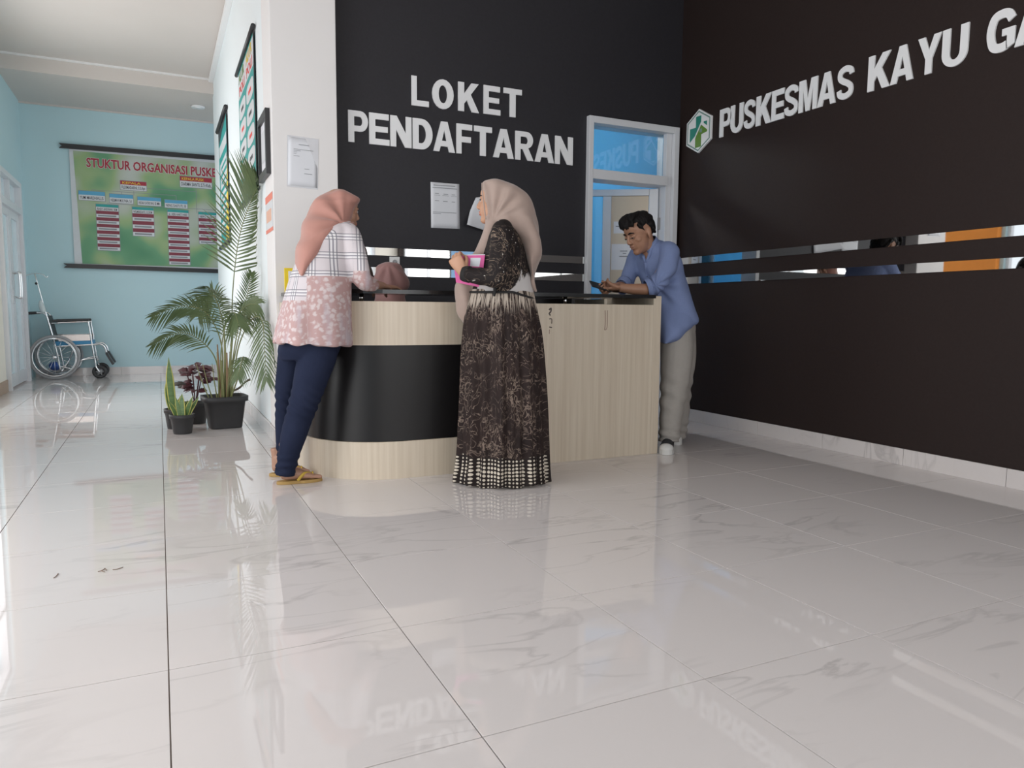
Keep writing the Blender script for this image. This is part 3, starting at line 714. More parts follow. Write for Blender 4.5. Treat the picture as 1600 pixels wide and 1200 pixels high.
pp.build('printed_panels', po)
# black picture frame
fr = thing('picture_frame', (0.68, 5.31, 1.785), 'black-framed certificate hanging near the corner of the white column', 'frame')
mb = MB(); outline_mesh(mb, [[(5.10,1.785),(5.52,1.785),(5.52,2.20),(5.10,2.20)], [(5.145,1.83),(5.475,1.83),(5.475,2.155),(5.145,2.155)]], lambda x, y: (0.689, x, y), (-0.028,0,0), M_BLACK); mb.build('frame', fr)
mb = MB(); mb.quad((0.680,5.475,1.83),(0.680,5.145,1.83),(0.680,5.145,2.155),(0.680,5.475,2.155), M_PAPER); mb.build('certificate', fr, solid=0.002)
mb = MB(); mb.quad((0.676,5.44,1.90),(0.676,5.18,1.90),(0.676,5.18,2.10),(0.676,5.44,2.10), M_PRINTW); mb.build('print', fr)
# small leaflet on the corner
lf = thing('wall_leaflet', (0.688, 5.22, 1.42), 'small leaflet with red header stuck on the hall side of the column', 'leaflet')
mb = MB(); mb.quad((0.6885,5.40,1.42),(0.6885,5.05,1.42),(0.6885,5.05,1.668),(0.6885,5.40,1.668), M_PRINTW); mb.build('sheet', lf, solid=0.001)
mb = MB()
for z0, z1, m_ in ((1.62,1.668,mat('coral_print', (0.75,0.20,0.13), 0.6)), (1.42,1.445,MATS['coral_print'])): mb.quad((0.6875,5.40,z0),(0.6875,5.05,z0),(0.6875,5.05,z1),(0.6875,5.40,z1), m_)
mb.quad((0.6875,5.36,1.49),(0.6875,5.12,1.49),(0.6875,5.12,1.57),(0.6875,5.36,1.57), mat('peach_print', (0.72,0.42,0.30), 0.6)); mb.build('print', lf)

def notice(name, label, x0, x1, z0, z1, y, tilt, lines, group=None, sleeve=False):
    """sheet on a wall facing the camera; lines are (x fraction from, to, z fraction, height)"""
    r = thing(name, ((x0+x1)/2, y, z0), label, 'paper', group)
    cx, cz_ = (x0+x1)/2, (z0+z1)/2; ca, sa = math.cos(tilt), math.sin(tilt)
    def P(fx, fz, d): a, b = (fx-0.5)*(x1-x0), (fz-0.5)*(z1-z0); return (cx+a*ca-b*sa, y-d, cz_+a*sa+b*ca)
    if sleeve:
        mb = MB(); mb.quad(P(-0.03,-0.03,0.001), P(1.03,-0.03,0.001), P(1.03,1.03,0.001), P(-0.03,1.03,0.001), mat('plastic_sleeve', (0.66,0.66,0.69), 0.2)); mb.build('plastic_sleeve', r, solid=0.0008)
    mb = MB(); N = 8
    vs, fs = [], []
    for j in range(N+1):
        for i in range(N+1):
            vs.append(P(i/N, j/N, 0.0025+0.002*math.sin(3*i/N+2.2*j/N)))
    for j in range(N):
        for i in range(N): k = j*(N+1)+i; fs.append((k, k+1, k+N+2, k+N+1))
    mb.add(vs, fs, M_PAPER, True); mb.build('sheet', r, solid=0.0006)
    mb = MB()
    for a, b, fz, hh in lines: mb.quad(P(a, fz-hh, 0.0056), P(b, fz-hh, 0.0056), P(b, fz+hh, 0.0056), P(a, fz+hh, 0.0056), M_INK)
    tag(mb.build('text_lines', r), kind='stuff')
notice('wall_notice', 'white paper in a plastic sleeve taped on the white column', 0.785, 0.972, 1.705, 2.012, 5.019, -0.03,
       [(.35,.70,.86,.006),(.18,.85,.76,.004),(.18,.42,.73,.004),(.18,.30,.70,.004),(.18,.28,.67,.004),(.18,.38,.62,.004),(.55,.72,.37,.004),(.55,.82,.27,.006)], sleeve=True)
notice('wall_notice', 'white printed notice on the charcoal wall left of the taller woman', 1.803, 2.026, 1.507, 1.832, 5.159, 0.012,
       [(.10,.85,.94,.007),(.06,.92,.885,.007),(.14,.28,.76,.006),(.44,.60,.755,.006),(.72,.84,.75,.006),(.12,.32,.72,.003),(.40,.62,.72,.003),(.70,.90,.715,.003),(.14,.28,.60,.006),(.42,.58,.595,.006),(.72,.84,.59,.006),(.06,.88,.35,.005),(.06,.34,.32,.005)])
# second sheet hanging crooked and curling away from the wall
r = thing('wall_notice', (2.2, 5.15, 1.5), 'crooked curling paper on the charcoal wall behind the taller woman\'s face', 'paper')
mb = MB(); vs, fs = [], []; N = 10
A, B, C_, D = Vector((2.045,5.15,1.513)), Vector((2.40,5.15,1.475)), Vector((2.43,5.157,1.80)), Vector((2.155,5.157,1.745))
for j in range(N+1):
    for i in range(N+1):
        u_, v_ = i/N, j/N; p = (A*(1-u_)+B*u_)*(1-v_)+(D*(1-u_)+C_*u_)*v_
        cu_ = max(0, 0.55-v_)*max(0, 0.8-u_); p = p+Vector((0.02*cu_, -0.16*cu_-0.002, 0.05*cu_)); vs.append(p)
for j in range(N):
    for i in range(N): k = j*(N+1)+i; fs.append((k, k+1, k+N+2, k+N+1))
mb.add(vs, fs, M_PAPER, True); mb.build('sheet', r, solid=0.0006)

# power socket
so = thing('power_socket', (1.53, 5.16, 1.21), 'white power socket between the mirror strips on the charcoal wall', 'socket')
box('cover_plate', (1.492, 5.150, 1.208), (1.567, 5.161, 1.287), M_WHITE, so, 0.004)
mb = MB(); outline_mesh(mb, [arc(1.53,1.247,.024,.024,0,345,23), arc(1.53,1.247,.019,.019,0,345,23)], lambda x, y: (x, 5.150, y), (0,-0.004,0), M_WHITE); mb.build('rim', so)
mb = MB(); outline_mesh(mb, [arc(1.53,1.247,.019,.019,0,345,23)], lambda x, y: (x, 5.1495, y), (0,0,0), mat('socket_grey',(0.35,0.35,0.36),0.5)); mb.build('well', so)
for dx in (-0.009, 0.009):
    mb = MB(); outline_mesh(mb, [arc(1.53+dx,1.247,.003,.003,0,315,7)], lambda x, y: (x, 5.149, y), (0,0,0), M_BLACK); mb.build('pin_hole', so)
# flush ceiling lamp at the hall end
dl = thing('ceiling_downlight', (0.55, 10.65, 3.52), 'small round white downlight in the lowered ceiling at the hall end', 'lamp')
MB().lathe((0.55, 10.65, 3.50), [(0.055,0.004),(0.075,0.0),(0.085,0.012),(0.085,0.024)], M_WHITE, 24).build('rim', dl)
MB().lathe((0.55, 10.65, 3.502), [(0.05,0.0),(0.05,0.01)], M_LAMP, 24).build('diffuser', dl)

# ------------------------------------------------------------------ wheelchair
wc = thing('wheelchair', (-1.1, 11.15, 0), 'folding chrome wheelchair with blue seat parked under the green banner', 'wheelchair')
M_TYRE = mat('grey_tyre', (0.33, 0.33, 0.34), 0.55); M_SEAT = mat('blue_vinyl', (0.03, 0.22, 0.42), 0.4); M_ARM = mat('black_vinyl', (0.03, 0.03, 0.032), 0.5)
def torus(mbx, c, R_, r_, m, n=40, k=8, axis='y'):
    Rg = []
    for i in range(n):
        a = 2*PI*i/n; ring = []
        for j in range(k):
            b = 2*PI*j/k; rr = R_+r_*math.cos(b)
            ring.append((c[0]+rr*math.cos(a), c[1]+r_*math.sin(b), c[2]+rr*math.sin(a)))
        Rg.append(ring)
    Rg.append(Rg[0]); mbx.rings(Rg, m, cap=False)
for yy in (10.90, 11.36):
    wx, wz = -1.215, 0.285
    s_ = -1 if yy < 11.1 else 1
    mb = MB(); torus(mb, (wx, yy, wz), 0.266, 0.017, M_TYRE)
    wo = mb.build('rear_wheel', wc)
    mb = MB(); torus(mb, (wx, yy+s_*0.035, wz), 0.235, 0.007, M_CHROME); mb.build('hand_rim', wo)
    mb = MB(); torus(mb, (wx, yy, wz), 0.243, 0.010, M_CHROME); mb.build('rim', wo)
    mb = MB(); mb.tube([(wx, yy-0.03, wz), (wx, yy+0.03, wz)], 0.025, M_CHROME, 12)
    for i in range(16):
        a = 2*PI*i/16; mb.tube([(wx, yy+(0.02 if i % 2 else -0.02), wz), (wx+0.245*math.cos(a), yy, wz+0.245*math.sin(a))], 0.0022, M_CHROME, 5)
    mb.build('spokes', wo)
    cx_, cz_ = -0.722, 0.088
    mb = MB(); torus(mb, (cx_, yy, cz_), 0.066, 0.022, M_BLACK, 28)
    co = mb.build('caster_wheel', wc)
    mb = MB(); mb.tube([(cx_, yy-0.018, cz_), (cx_, yy+0.018, cz_)], 0.03, mat('grey_hub',(0.25,0.25,0.26),0.4), 12)
    for i in range(6): mb.tube([(cx_, yy, cz_), (cx_+0.06*math.cos(i*PI/3), yy, cz_+0.06*math.sin(i*PI/3))], 0.009, MATS['grey_hub'], 6)
    mb.build('hub', co)
    mb = MB()
    mb.tube([(cx_, yy-0.03, cz_), (cx_-0.035, yy-0.03, 0.15), (-0.765, yy, 0.215), (-0.77, yy, 0.27)], 0.010, M_CHROME, 8)
    mb.tube([(cx_, yy+0.03, cz_), (cx_-0.035, yy+0.03, 0.15), (-0.765, yy, 0.215)], 0.010, M_CHROME, 8); mb.build('caster_fork', wc)
    mb = MB(); yf_ = yy+(0.045 if s_ < 0 else -0.045)
    mb.tube([(-1.16, yf_, 0.10), (-1.20, yf_, 0.40), (-1.265, yf_, 0.74), (-1.29, yf_, 0.82), (-1.325, yf_, 0.845), (-1.40, yf_, 0.845)], 0.0115, M_CHROME, 8)
    mb.tube([(-1.235, yf_, 0.715), (-0.86, yf_, 0.735), (-0.825, yf_, 0.70), (-0.80, yf_, 0.45), (-0.77, yf_, 0.20)], 0.0115, M_CHROME, 8)
    mb.tube([(-1.21, yf_, 0.42), (-0.80, yf_, 0.44), (-0.70, yf_, 0.445), (-0.655, yf_, 0.40), (-0.64, yf_, 0.33)], 0.0115, M_CHROME, 8)
    mb.tube([(-1.17, yf_, 0.17), (-1.0, yf_, 0.13), (-0.95, yf_, 0.22), (-0.90, yf_, 0.25), (-0.77, yf_, 0.265)], 0.0105, M_CHROME, 8)
    mb.build('side_frame', wc)
    mb = MB(); mb.tube([(-1.40, yf_, 0.845), (-1.50, yf_, 0.838)], 0.018, M_ARM, 10, round_ends=True); mb.build('push_grip', wc)
    MB().obox((-1.02, yf_, 0.752), ((1,0,0.03),(0,1,0),(0,0,1)), (0.20, 0.025, 0.016), M_ARM).build('armrest', wc, 0.008)
    MB().obox((-0.98, yf_, 0.528), ((1,0,0.02),(0,1,0),(0,0,1)), (0.185, 0.003, 0.038), mat('steel_plate',(0.6,0.56,0.54),0.25,metal=0.9)).build('skirt_guard', wc)
    MB().obox((-0.60, yf_, 0.255), ((0.5,0,-1),(0,1,0),(1,0,0.5)), (0.075, 0.075, 0.012), M_BLACK).build('footplate', wc, 0.004)
MB().obox((-1.0, 11.13, 0.462), ((1,0,0.02),(0,1,0),(0,0,1)), (0.215, 0.19, 0.028), M_SEAT).build('seat', wc, 0.012)
MB().obox((-1.245, 11.13, 0.64), ((0.19,0,-1),(0,1,0),(1,0,0.19)), (0.17, 0.19, 0.014), M_ARM).build('backrest', wc, 0.008)
mb = MB(); mb.tube([(-1.15, 10.95, 0.10), (-1.0, 11.32, 0.40)], 0.010, M_CHROME, 8); mb.tube([(-1.15, 11.32, 0.10), (-1.0, 10.95, 0.40)], 0.010, M_CHROME, 8)
mb.tube([(-1.16, 10.95, 0.11), (-1.16, 11.32, 0.11)], 0.010, M_CHROME, 8); mb.build('cross_brace', wc)
mb = MB(); mb.tube([(-1.205, 10.93, 0.45), (-1.29, 10.93, 0.86), (-1.385, 10.94, 1.335)], 0.008, M_CHROME, 8)
pole = mb.build('drip_pole', wc)
mb = MB(); mb.tube([(-1.50, 10.94, 1.32), (-1.51, 10.94, 1.30), (-1.49, 10.94, 1.285), (-1.47, 10.94, 1.31), (-1.385, 10.94, 1.335), (-1.30, 10.94, 1.325), (-1.275, 10.94, 1.30), (-1.255, 10.94, 1.29), (-1.245, 10.94, 1.31)], 0.005, M_CHROME, 6); mb.build('hooks', pole)
mb = MB(); mb.ball((-1.372, 10.925, 1.21), 0.016, M_BLACK); mb.build('clamp_knob', pole)
mb = MB(); mb.tube([(-1.335,10.92,1.0), (-1.33,10.915,0.95), (-1.315,10.915,0.88), (-1.305,10.92,0.85)], [(0.012,0.012),(0.03,0.015),(0.032,0.016),(0.02,0.012)], mat('clear_plastic_bag',(0.55,0.62,0.63),0.25), 10); mb.build('plastic_bag', pole)
mb = MB(); mb.ball((-1.24, 11.13, 0.16), (0.07, 0.09, 0.06), mat('deep_blue_plastic',(0.04,0.10,0.35),0.5)); tag(mb.build('blue_bundle', wc), 'blue bundle hanging under the seat')
# blue health poster on the right wall, beyond the right edge of the view (seen in the mirror strips)
bp = thing('blue_poster', (4.01, 0.7, 1.3), 'blue poster on the dark right wall seen only in the mirror strips', 'poster')
box('sheet', (4.012, -0.25, 1.30), (4.018, 1.75, 2.3), mat('blue_poster_print', (0.10, 0.32, 0.62), 0.5), bp)
box('print_block', (4.010, 0.9, 1.5), (4.0115, 1.3, 1.9), M_YELP, bp)

# ------------------------------------------------------------------ plants
def at(u, v, Y):
    """point of the place on the plane y = Y that the camera sees at photo pixel (u, v)"""
    d = RT*((u-800)/CAM_F) - UP*((v-600)/CAM_F) + FW
    return Vector((0, 0, CAM_H)) + d*(Y/d.y)
def leafmat(name, c1, c2, rough=0.45):
    mt, nt, b = nodes_of(name)
    tc = nt.nodes.new('ShaderNodeTexCoord'); nz = nt.nodes.new('ShaderNodeTexNoise'); nz.inputs['Scale'].default_value = 9
    nt.links.new(tc.outputs['Object'], nz.inputs[0])
    mx = nt.nodes.new('ShaderNodeMix'); mx.data_type = 'RGBA'; mx.inputs[6].default_value = rgb(c1); mx.inputs[7].default_value = rgb(c2)
    nt.links.new(nz.outputs['Fac'], mx.inputs[0]); nt.links.new(mx.outputs[2], b.inputs['Base Color']); b.inputs['Roughness'].default_value = rough
    MATS[name] = mt; return mt
M_PALM = leafmat('palm_leaf', (0.045, 0.085, 0.035), (0.15, 0.20, 0.08)); M_STEMG = leafmat('palm_stem', (0.16, 0.20, 0.07), (0.25, 0.24, 0.11)); M_CANE = leafmat('cane', (0.22, 0.13, 0.07), (0.33, 0.22, 0.12), 0.6)
M_POT = mat('dark_grey_pot', (0.035, 0.035, 0.037), 0.5, noise=0.1); M_SOIL = mat('soil', (0.05, 0.035, 0.025), 0.95, noise=0.4, scale=60)
pl = thing('potted_palm', (0.43, 6.03, 0), 'tall feathery palm in a black rectangular pot by the hall wall', 'potted plant')
MB().lathe((0.43, 6.03, 0.0), [(0.112,0.0),(0.116,0.012),(0.142,0.205),(0.160,0.208),(0.163,0.246),(0.150,0.246),(0.142,0.215)], M_POT, 40, sq=6, sx=1.0, sy=0.85, rot=0.1).build('pot', pl)
MB().lathe((0.43, 6.03, 0.0), [(0.138,0.19),(0.138,0.222)], M_SOIL, 40, sq=6, sx=1.0, sy=0.85, rot=0.1).build('soil', pl)
def frond(ctrl, n, ll, t0, wd, side_hint, droop=0.25, sweep=0.55, parent=pl, lift=0.15, seed=0):
    rnd = random.Random(seed)
    C = [Vector(p) for p in catmull([tuple(c) for c in ctrl], 12)]
    mb = MB(); rad = [0.006*(1-0.8*i/(len(C)-1)) for i in range(len(C))]
    mb.tube([tuple(c) for c in C], rad, M_STEMG, 6, 1)
    L = len(C)-1; side_hint = Vector(side_hint)
    for i in range(n):
        t = t0+(1-t0)*(i/(n-1))**0.95; k = min(int(t*L), L-1); p = C[k].lerp(C[k+1], t*L-k)
        T = (C[k+1]-C[k]).normalized(); S = side_hint-T*side_hint.dot(T); S.normalize(); Nn = S.cross(T)
        q = (i/(n-1)); ln = ll*(0.45+0.55*math.sin(PI*min(1, 0.18+0.75*q)))*(1-0.35*max(0, q-0.75)/0.25)
        for sg_ in (-1, 1):
            d = (S*sg_*(1-0.35*q)+T*(sweep+0.5*q)+Nn*lift+Vector((rnd.uniform(-.06,.06) for _ in range(3)))).normalized()
            l2 = ln*rnd.uniform(0.88, 1.08); wv = d.cross(Nn).normalized()*wd
            pts = []
            for s_ in (0, 0.25, 0.6, 1.0):
                c = p+d*(l2*s_)+Vector((0,0,-droop*l2*s_*s_)); ww = (0.35, 1.0, 0.75, 0.04)[(0,0.25,0.6,1.0).index(s_)]
                pts += [c-wv*ww, c+Nn*wd*-0.35*ww, c+wv*ww]
            for v_ in pts:                                   # leaves rest against the wall instead of passing into it
                if v_.x > (0.672 if v_.y > 5.56 or v_.z < 1.7 else 0.650) and v_.y > 4.98: v_.x = (0.672 if v_.y > 5.56 or v_.z < 1.7 else 0.650)-rnd.uniform(0, 0.008)
            fs = []
            for j in range(3): o_ = j*3; fs += [(o_, o_+1, o_+4, o_+3), (o_+1, o_+2, o_+5, o_+4)]
            mb.add(pts, fs, M_PALM, True)
    return mb.build('frond', parent)
base = lambda dx=0, dy=0: Vector((0.43+dx, 6.0+dy, 0.2))
VX = Vector((0.88, -0.47, 0))
frond([base(), at(361,540,5.98), at(364,450,5.92), at(374,370,5.84), at(392,315,5.72), at(404,288,5.60)], 40, 0.42, 0.46, 0.0085, VX, 0.12, 0.5, seed=1, lift=-0.2)
frond([base(-.03), at(347,545,6.0), at(325,492,5.98), at(287,478,5.95), at(240,494,5.9)], 24, 0.20, 0.42, 0.007, (0,-0.5,0.85), 0.25, 0.75, seed=2)
frond([base(-.04), at(338,565,5.9), at(312,531,5.82), at(280,520,5.76), at(240,538,5.7)], 24, 0.19, 0.40, 0.007, (0,-0.5,0.85), 0.25, 0.75, seed=3)
frond([base(.04,-.05), at(372,545,5.75), at(393,500,5.45), at(409,500,5.20), at(413,540,5.06), at(416,592,5.0)], 17, 0.19, 0.60, 0.0065, VX, 0.35, 0.8, seed=4)
frond([base(.02), at(367,540,5.95), at(378,490,5.85), at(388,455,5.75), at(393,428,5.68)], 18, 0.13, 0.5, 0.006, VX, 0.1, 0.9, seed=5)
frond([base(), at(352,540,5.95), at(345,490,5.9), at(335,462,5.8), at(322,448,5.7)], 26, 0.24, 0.42, 0.007, VX, 0.35, 0.5, seed=6)
frond([base(.01,-.05), at(362,545,5.8), at(368,500,5.65), at(385,478,5.5), at(402,475,5.38)], 26, 0.22, 0.42, 0.007, (0.3,-0.6,0.7), 0.5, 0.6, seed=7)
frond([base(.02,.1), at(370,540,6.1), at(384,490,6.05), at(390,470,5.9), at(395,480,5.8)], 22, 0.24, 0.40, 0.007, VX, 0.5, 0.5, seed=8)
frond([base(-.02,-.05), at(345,560,5.7), at(352,510,5.55), at(365,488,5.4), at(372,505,5.28)], 26, 0.21, 0.42, 0.007, VX, 0.5, 0.6, seed=9)
frond([base(.03,-.03), at(372,590,5.7), at(380,560,5.5), at(378,562,5.35), at(372,588,5.28)], 16, 0.13, 0.55, 0.006, VX, 0.4, 0.8, seed=10)
frond([base(0,.1), at(350,520,6.2), at(338,470,6.25), at(325,462,6.3), at(310,490,6.35)], 24, 0.22, 0.42, 0.007, VX, 0.4, 0.6, seed=11)
for k in range(9):
    a = 2*PI*k/9; x, y = 0.44+0.035*math.cos(a), 6.0+0.045*math.sin(a)
    MB().tube([(x, y, 0.2), (x+0.012*math.cos(a), y+0.01*math.sin(a), 0.38), (x+0.02*math.cos(a), y+0.03*math.sin(a), 0.52+0.06*(k % 3))], [0.011, 0.009, 0.005], M_CANE if k % 2 else M_STEMG, 8, 4).build('cane', pl)
for dx in (-.05,-.03,.0,.03): MB().tube([(0.38+dx, 5.97, 0.2), (0.36+dx*1.6, 5.95, 0.34), (0.345+dx*2.2, 5.94, 0.50)], [0.005, 0.004, 0.002], M_STEMG, 6, 4).build('shoot', pl)
MB().tube([tuple(at(362,612,5.95)), tuple(at(374,606,5.9)), tuple(at(382,598,5.85)), tuple(at(390,593,5.8))], [0.005,0.008,0.006,0.009], leafmat('dry_stalk', (0.05,0.04,0.03), (0.12,0.09,0.06)), 7, 4).build('dry_stalk', pl)

def snake_mat():
    mt, nt, b = nodes_of('snake_leaf')
    tc = nt.nodes.new('ShaderNodeTexCoord'); wv = nt.nodes.new('ShaderNodeTexNoise'); mp = nt.nodes.new('ShaderNodeMapping'); mp.inputs['Scale'].default_value = (8, 8, 45)
    nt.links.new(tc.outputs['Object'], mp.inputs[0]); nt.links.new(mp.outputs[0], wv.inputs[0]); wv.inputs['Scale'].default_value = 1.5
    mx = nt.nodes.new('ShaderNodeMix'); mx.data_type = 'RGBA'; mx.inputs[6].default_value = (0.03,0.09,0.02,1); mx.inputs[7].default_value = (0.16,0.26,0.08,1)
    nt.links.new(wv.outputs['Fac'], mx.inputs[0]); nt.links.new(mx.outputs[2], b.inputs['Base Color']); b.inputs['Roughness'].default_value = 0.4; return mt
M_SNAKE = snake_mat(); M_MARGIN = mat('yellow_margin', (0.52, 0.50, 0.14), 0.45)
def blade(parent, foot, tip, wd, bend, face):
    """sword leaf with a yellow margin"""
    foot, tip = Vector(foot), Vector(tip); n = 9; mb = MB(); face = Vector(face)
    vs, fs = [], []
    for i in range(n+1):
        t = i/n; c = foot.lerp(tip, t)+Vector(bend)*math.sin(PI*t)
        w_ = wd*(0.55+0.45*math.sin(PI*min(1, t*0.9+0.1)))*(1 if t < 0.62 else max(0.02, 1-((t-0.62)/0.38)**1.6))
        d = face.normalized(); nn = d.cross(Vector((0,0,1))).normalized()
        for k, q in enumerate((-1, -0.72, 0, 0.72, 1)): vs.append(c+d*(w_*q)+nn*(0.18*w_*(1-q*q)))
    mb2 = [(i*5+k, i*5+k+1, (i+1)*5+k+1, (i+1)*5+k) for i in range(n) for k in range(4)]
    mb.add(vs, [f for j, f in enumerate(mb2) if j % 4 in (1, 2)], M_SNAKE, True)
    o_ = len(mb.v)-len(vs); km = mb.mid(M_MARGIN)
    for j, f in enumerate(mb2):
        if j % 4 in (0, 3): mb.f.append([o_+i for i in f]); mb.mi.append(km); mb.sm.append(True)
    return mb.build('leaf', parent, solid=0.002)
def small_pot(root, c, r, h):
    MB().lathe((c[0], c[1], 0), [(r*0.72,0.0),(r*0.75,0.01),(r*0.92,h*0.78),(r,h*0.80),(r*1.02,h),(r*0.94,h),(r*0.9,h*0.85)], M_POT, 28).build('pot', root)
    MB().lathe((c[0], c[1], 0), [(r*0.86,h*0.8),(r*0.86,h*0.9)], M_SOIL, 24).build('soil', root)
s1 = thing('snake_plant', (0.125, 5.84, 0), 'short yellow-edged snake plant in the frontmost small black pot', 'potted plant')
small_pot(s1, (0.125, 5.84), 0.086, 0.142)
for (fx, tx_, tz, wd) in ((0.09,0.035,0.25,0.017),(0.11,0.085,0.27,0.02),(0.13,0.13,0.295,0.024),(0.15,0.20,0.275,0.02),(0.16,0.245,0.265,0.017),(0.14,0.165,0.245,0.018),(0.10,0.06,0.21,0.016),(0.165,0.21,0.22,0.015)):
    blade(s1, (fx, 5.83+random.uniform(-.02,.03), 0.115), (tx_, 5.82+random.uniform(-.03,.05), tz), wd, (0.006*(1 if tx_ < fx else -1), 0, 0), (1, random.uniform(-.4,.4), 0))
s2 = thing('snake_plant', (0.075, 6.12, 0), 'snake plant with one tall broad leaf in a pot behind the short one', 'potted plant')
small_pot(s2, (0.085, 6.12), 0.08, 0.15)
blade(s2, (0.075, 6.10, 0.12), (0.052, 6.08, 0.545), 0.030, (-0.006, 0, 0), (1, -0.25, 0)); blade(s2, (0.06, 6.12, 0.12), (0.038, 6.10, 0.40), 0.022, (-0.012, 0, 0), (1, 0.3, 0)); blade(s2, (0.10, 6.12, 0.12), (0.125, 6.1, 0.25), 0.02, (0, 0, 0), (1, 0.2, 0))
s3 = thing('red_leaf_plant', (0.235, 6.35, 0), 'dark red leafy plant in a black pot between the palm and snake plants', 'potted plant')
small_pot(s3, (0.235, 6.33), 0.10, 0.17)
M_REDLEAF = leafmat('dark_red_leaf', (0.04, 0.018, 0.022), (0.14, 0.03, 0.04)); M_GREYLEAF = leafmat('dusky_leaf', (0.05, 0.055, 0.045), (0.12, 0.10, 0.09))
def broad_leaf(parent, p, d, ln, wd, m, nrm):
    d = Vector(d).normalized(); nrm = Vector(nrm).normalized(); sdv = d.cross(nrm).normalized()
    vs, fs = [], []; prof = (0.05, 0.75, 1.0, 0.8, 0.95, 0.5, 0.02); n = len(prof)-1
    for i, w_ in enumerate(prof):
        t = i/n; c = Vector(p)+d*(ln*t)-Vector((0,0,0.28*ln*t*t))
        for q in (-1, 0, 1): vs.append(c+sdv*(wd*w_*q)+nrm*(0.25*wd*w_*abs(q)))
    for i in range(n):
        for k in range(2): fs.append((i*3+k, i*3+k+1, (i+1)*3+k+1, (i+1)*3+k))
    mb = MB(); mb.add(vs, fs, m, True); mb.build('leaf', parent, solid=0.0015)
rnd = random.Random(5)
for k in range(46):
    a = rnd.uniform(0, 2*PI); hz = rnd.uniform(0.24, 0.46); rr = rnd.uniform(0.0, 0.11)*(1-(hz-0.3)*1.2)
    px_, py_ = 0.235+rr*math.cos(a), 6.30+rr*math.sin(a)
    grey = px_ < 0.18
    broad_leaf(s3, (px_, py_, hz), (math.cos(a), math.sin(a)-0.3, rnd.uniform(-.2,.5)), rnd.uniform(.07,.105), rnd.uniform(.022,.034), M_GREYLEAF if grey else M_REDLEAF, (0.2*math.cos(a), -0.5, 0.8))
for k in range(7):
    a = 2*PI*k/7; MB().tube([(0.235, 6.33, 0.14), (0.235+0.03*math.cos(a), 6.32+0.03*math.sin(a), 0.27), (0.235+0.06*math.cos(a), 6.31+0.06*math.sin(a), 0.40)], 0.004, M_REDLEAF, 6, 4).build('stem', s3)

# ------------------------------------------------------------------ people
class Fig:
    """a standing place: O on the floor, A = to the right as seen from the camera side, B = away, both horizontal"""
    def __init__(s, x, y):
        s.O = Vector((x, y, 0)); s.D = s.O.length; s.B = s.O.normalized(); s.A = Vector((s.B.y, -s.B.x, 0))
    def W(s, u, v, b=0.0):
        d = RT*((u-800)/CAM_F) - UP*((v-600)/CAM_F) + FW
        return Vector((0, 0, CAM_H)) + d*((s.D+b)/d.dot(s.B))
    def stack(s, mb, rows, m, n=56, sub=5, sq=2.0, fold=None, cap=True):
        """horizontal rings; row = (v, u left, u right, half depth, depth centre, slope) ; slope tilts the ring (px drop from left to right)"""
        rows = [tuple(r)+(0.0,)*(6-len(r)) for r in rows]
        C = catmull(rows, sub); R = []
        for i, (v, ul, ur, hb, b0, sl) in enumerate(C):
            l, r_ = s.W(ul, v-sl/2, b0), s.W(ur, v+sl/2, b0); c = (l+r_)/2; h = (r_-l)/2; ring = []
            t = i/(len(C)-1)
            for k in range(n):
                a = 2*PI*k/n; ca, sa = math.cos(a), math.sin(a); q = (abs(ca)**sq+abs(sa)**sq)**(-1/sq)
                if fold: q *= fold(t, a, v)
                ring.append(c+h*(ca*q)+s.B*(hb*sa*q))
            R.append(ring)
        mb.rings(R, m, cap); return mb
def fuse(mb, name, parent, m, voxel=0.006, smooth=4, disp=None, pat=None, factor=0.5):
    """melt everything in mb into ONE continuous skin; optional displacement along the normal and pattern coordinates"""
    me = bpy.data.meshes.new('tmp'); me.from_pydata(mb.v, [], mb.f); me.update()
    bm = bmesh.new(); bm.from_mesh(me); bmesh.ops.recalc_face_normals(bm, faces=bm.faces); bm.to_mesh(me); bm.free()
    o = bpy.data.objects.new('tmp', me); COL.objects.link(o)
    md = o.modifiers.new('r', 'REMESH'); md.mode = 'VOXEL'; md.voxel_size = voxel; md.use_smooth_shade = True
    if smooth: s_ = o.modifiers.new('s', 'SMOOTH'); s_.iterations = smooth; s_.factor = factor
    dg = bpy.context.evaluated_depsgraph_get(); dg.update()
    out = bpy.data.meshes.new_from_object(o.evaluated_get(dg)); bpy.data.objects.remove(o); bpy.data.meshes.remove(me)
    out.name = name; n = len(out.vertices)
    co = np.empty(n*3); out.vertices.foreach_get('co', co); co = co.reshape(-1, 3)
    rest = co.copy()
    if disp:
        no = np.empty(n*3); out.vertices.foreach_get('normal', no); no = no.reshape(-1, 3)
        co = co + no*disp(rest)[:, None]
    if pat:
        at_ = out.attributes.new('pat', 'FLOAT_VECTOR', 'POINT'); at_.data.foreach_set('vector', pat(rest).astype(np.float32).ravel())
    off = np.array(parent_loc(parent)); co = co-off
    out.vertices.foreach_set('co', co.ravel()); out.materials.clear(); out.materials.append(m)
    out.polygons.foreach_set('use_smooth', [True]*len(out.polygons)); out.update()
    r = bpy.data.objects.new(name, out); COL.objects.link(r); r.parent = parent
    return r
def sn(P, k, ph=0.0): return np.sin(P @ np.array(k, float) + ph)
def wrinkle(amp, f=1.0, seed=0):
    rg = np.random.RandomState(seed); K = rg.normal(size=(9, 3))*np.array([26, 26, 12])*f; ph = rg.uniform(0, 6.28, 9)
    return lambda P: amp*sum(np.sin(P @ K[i] + ph[i] + 1.2*np.sin(P @ K[(i+3) % 9]*0.5)) for i in range(9))/4.0
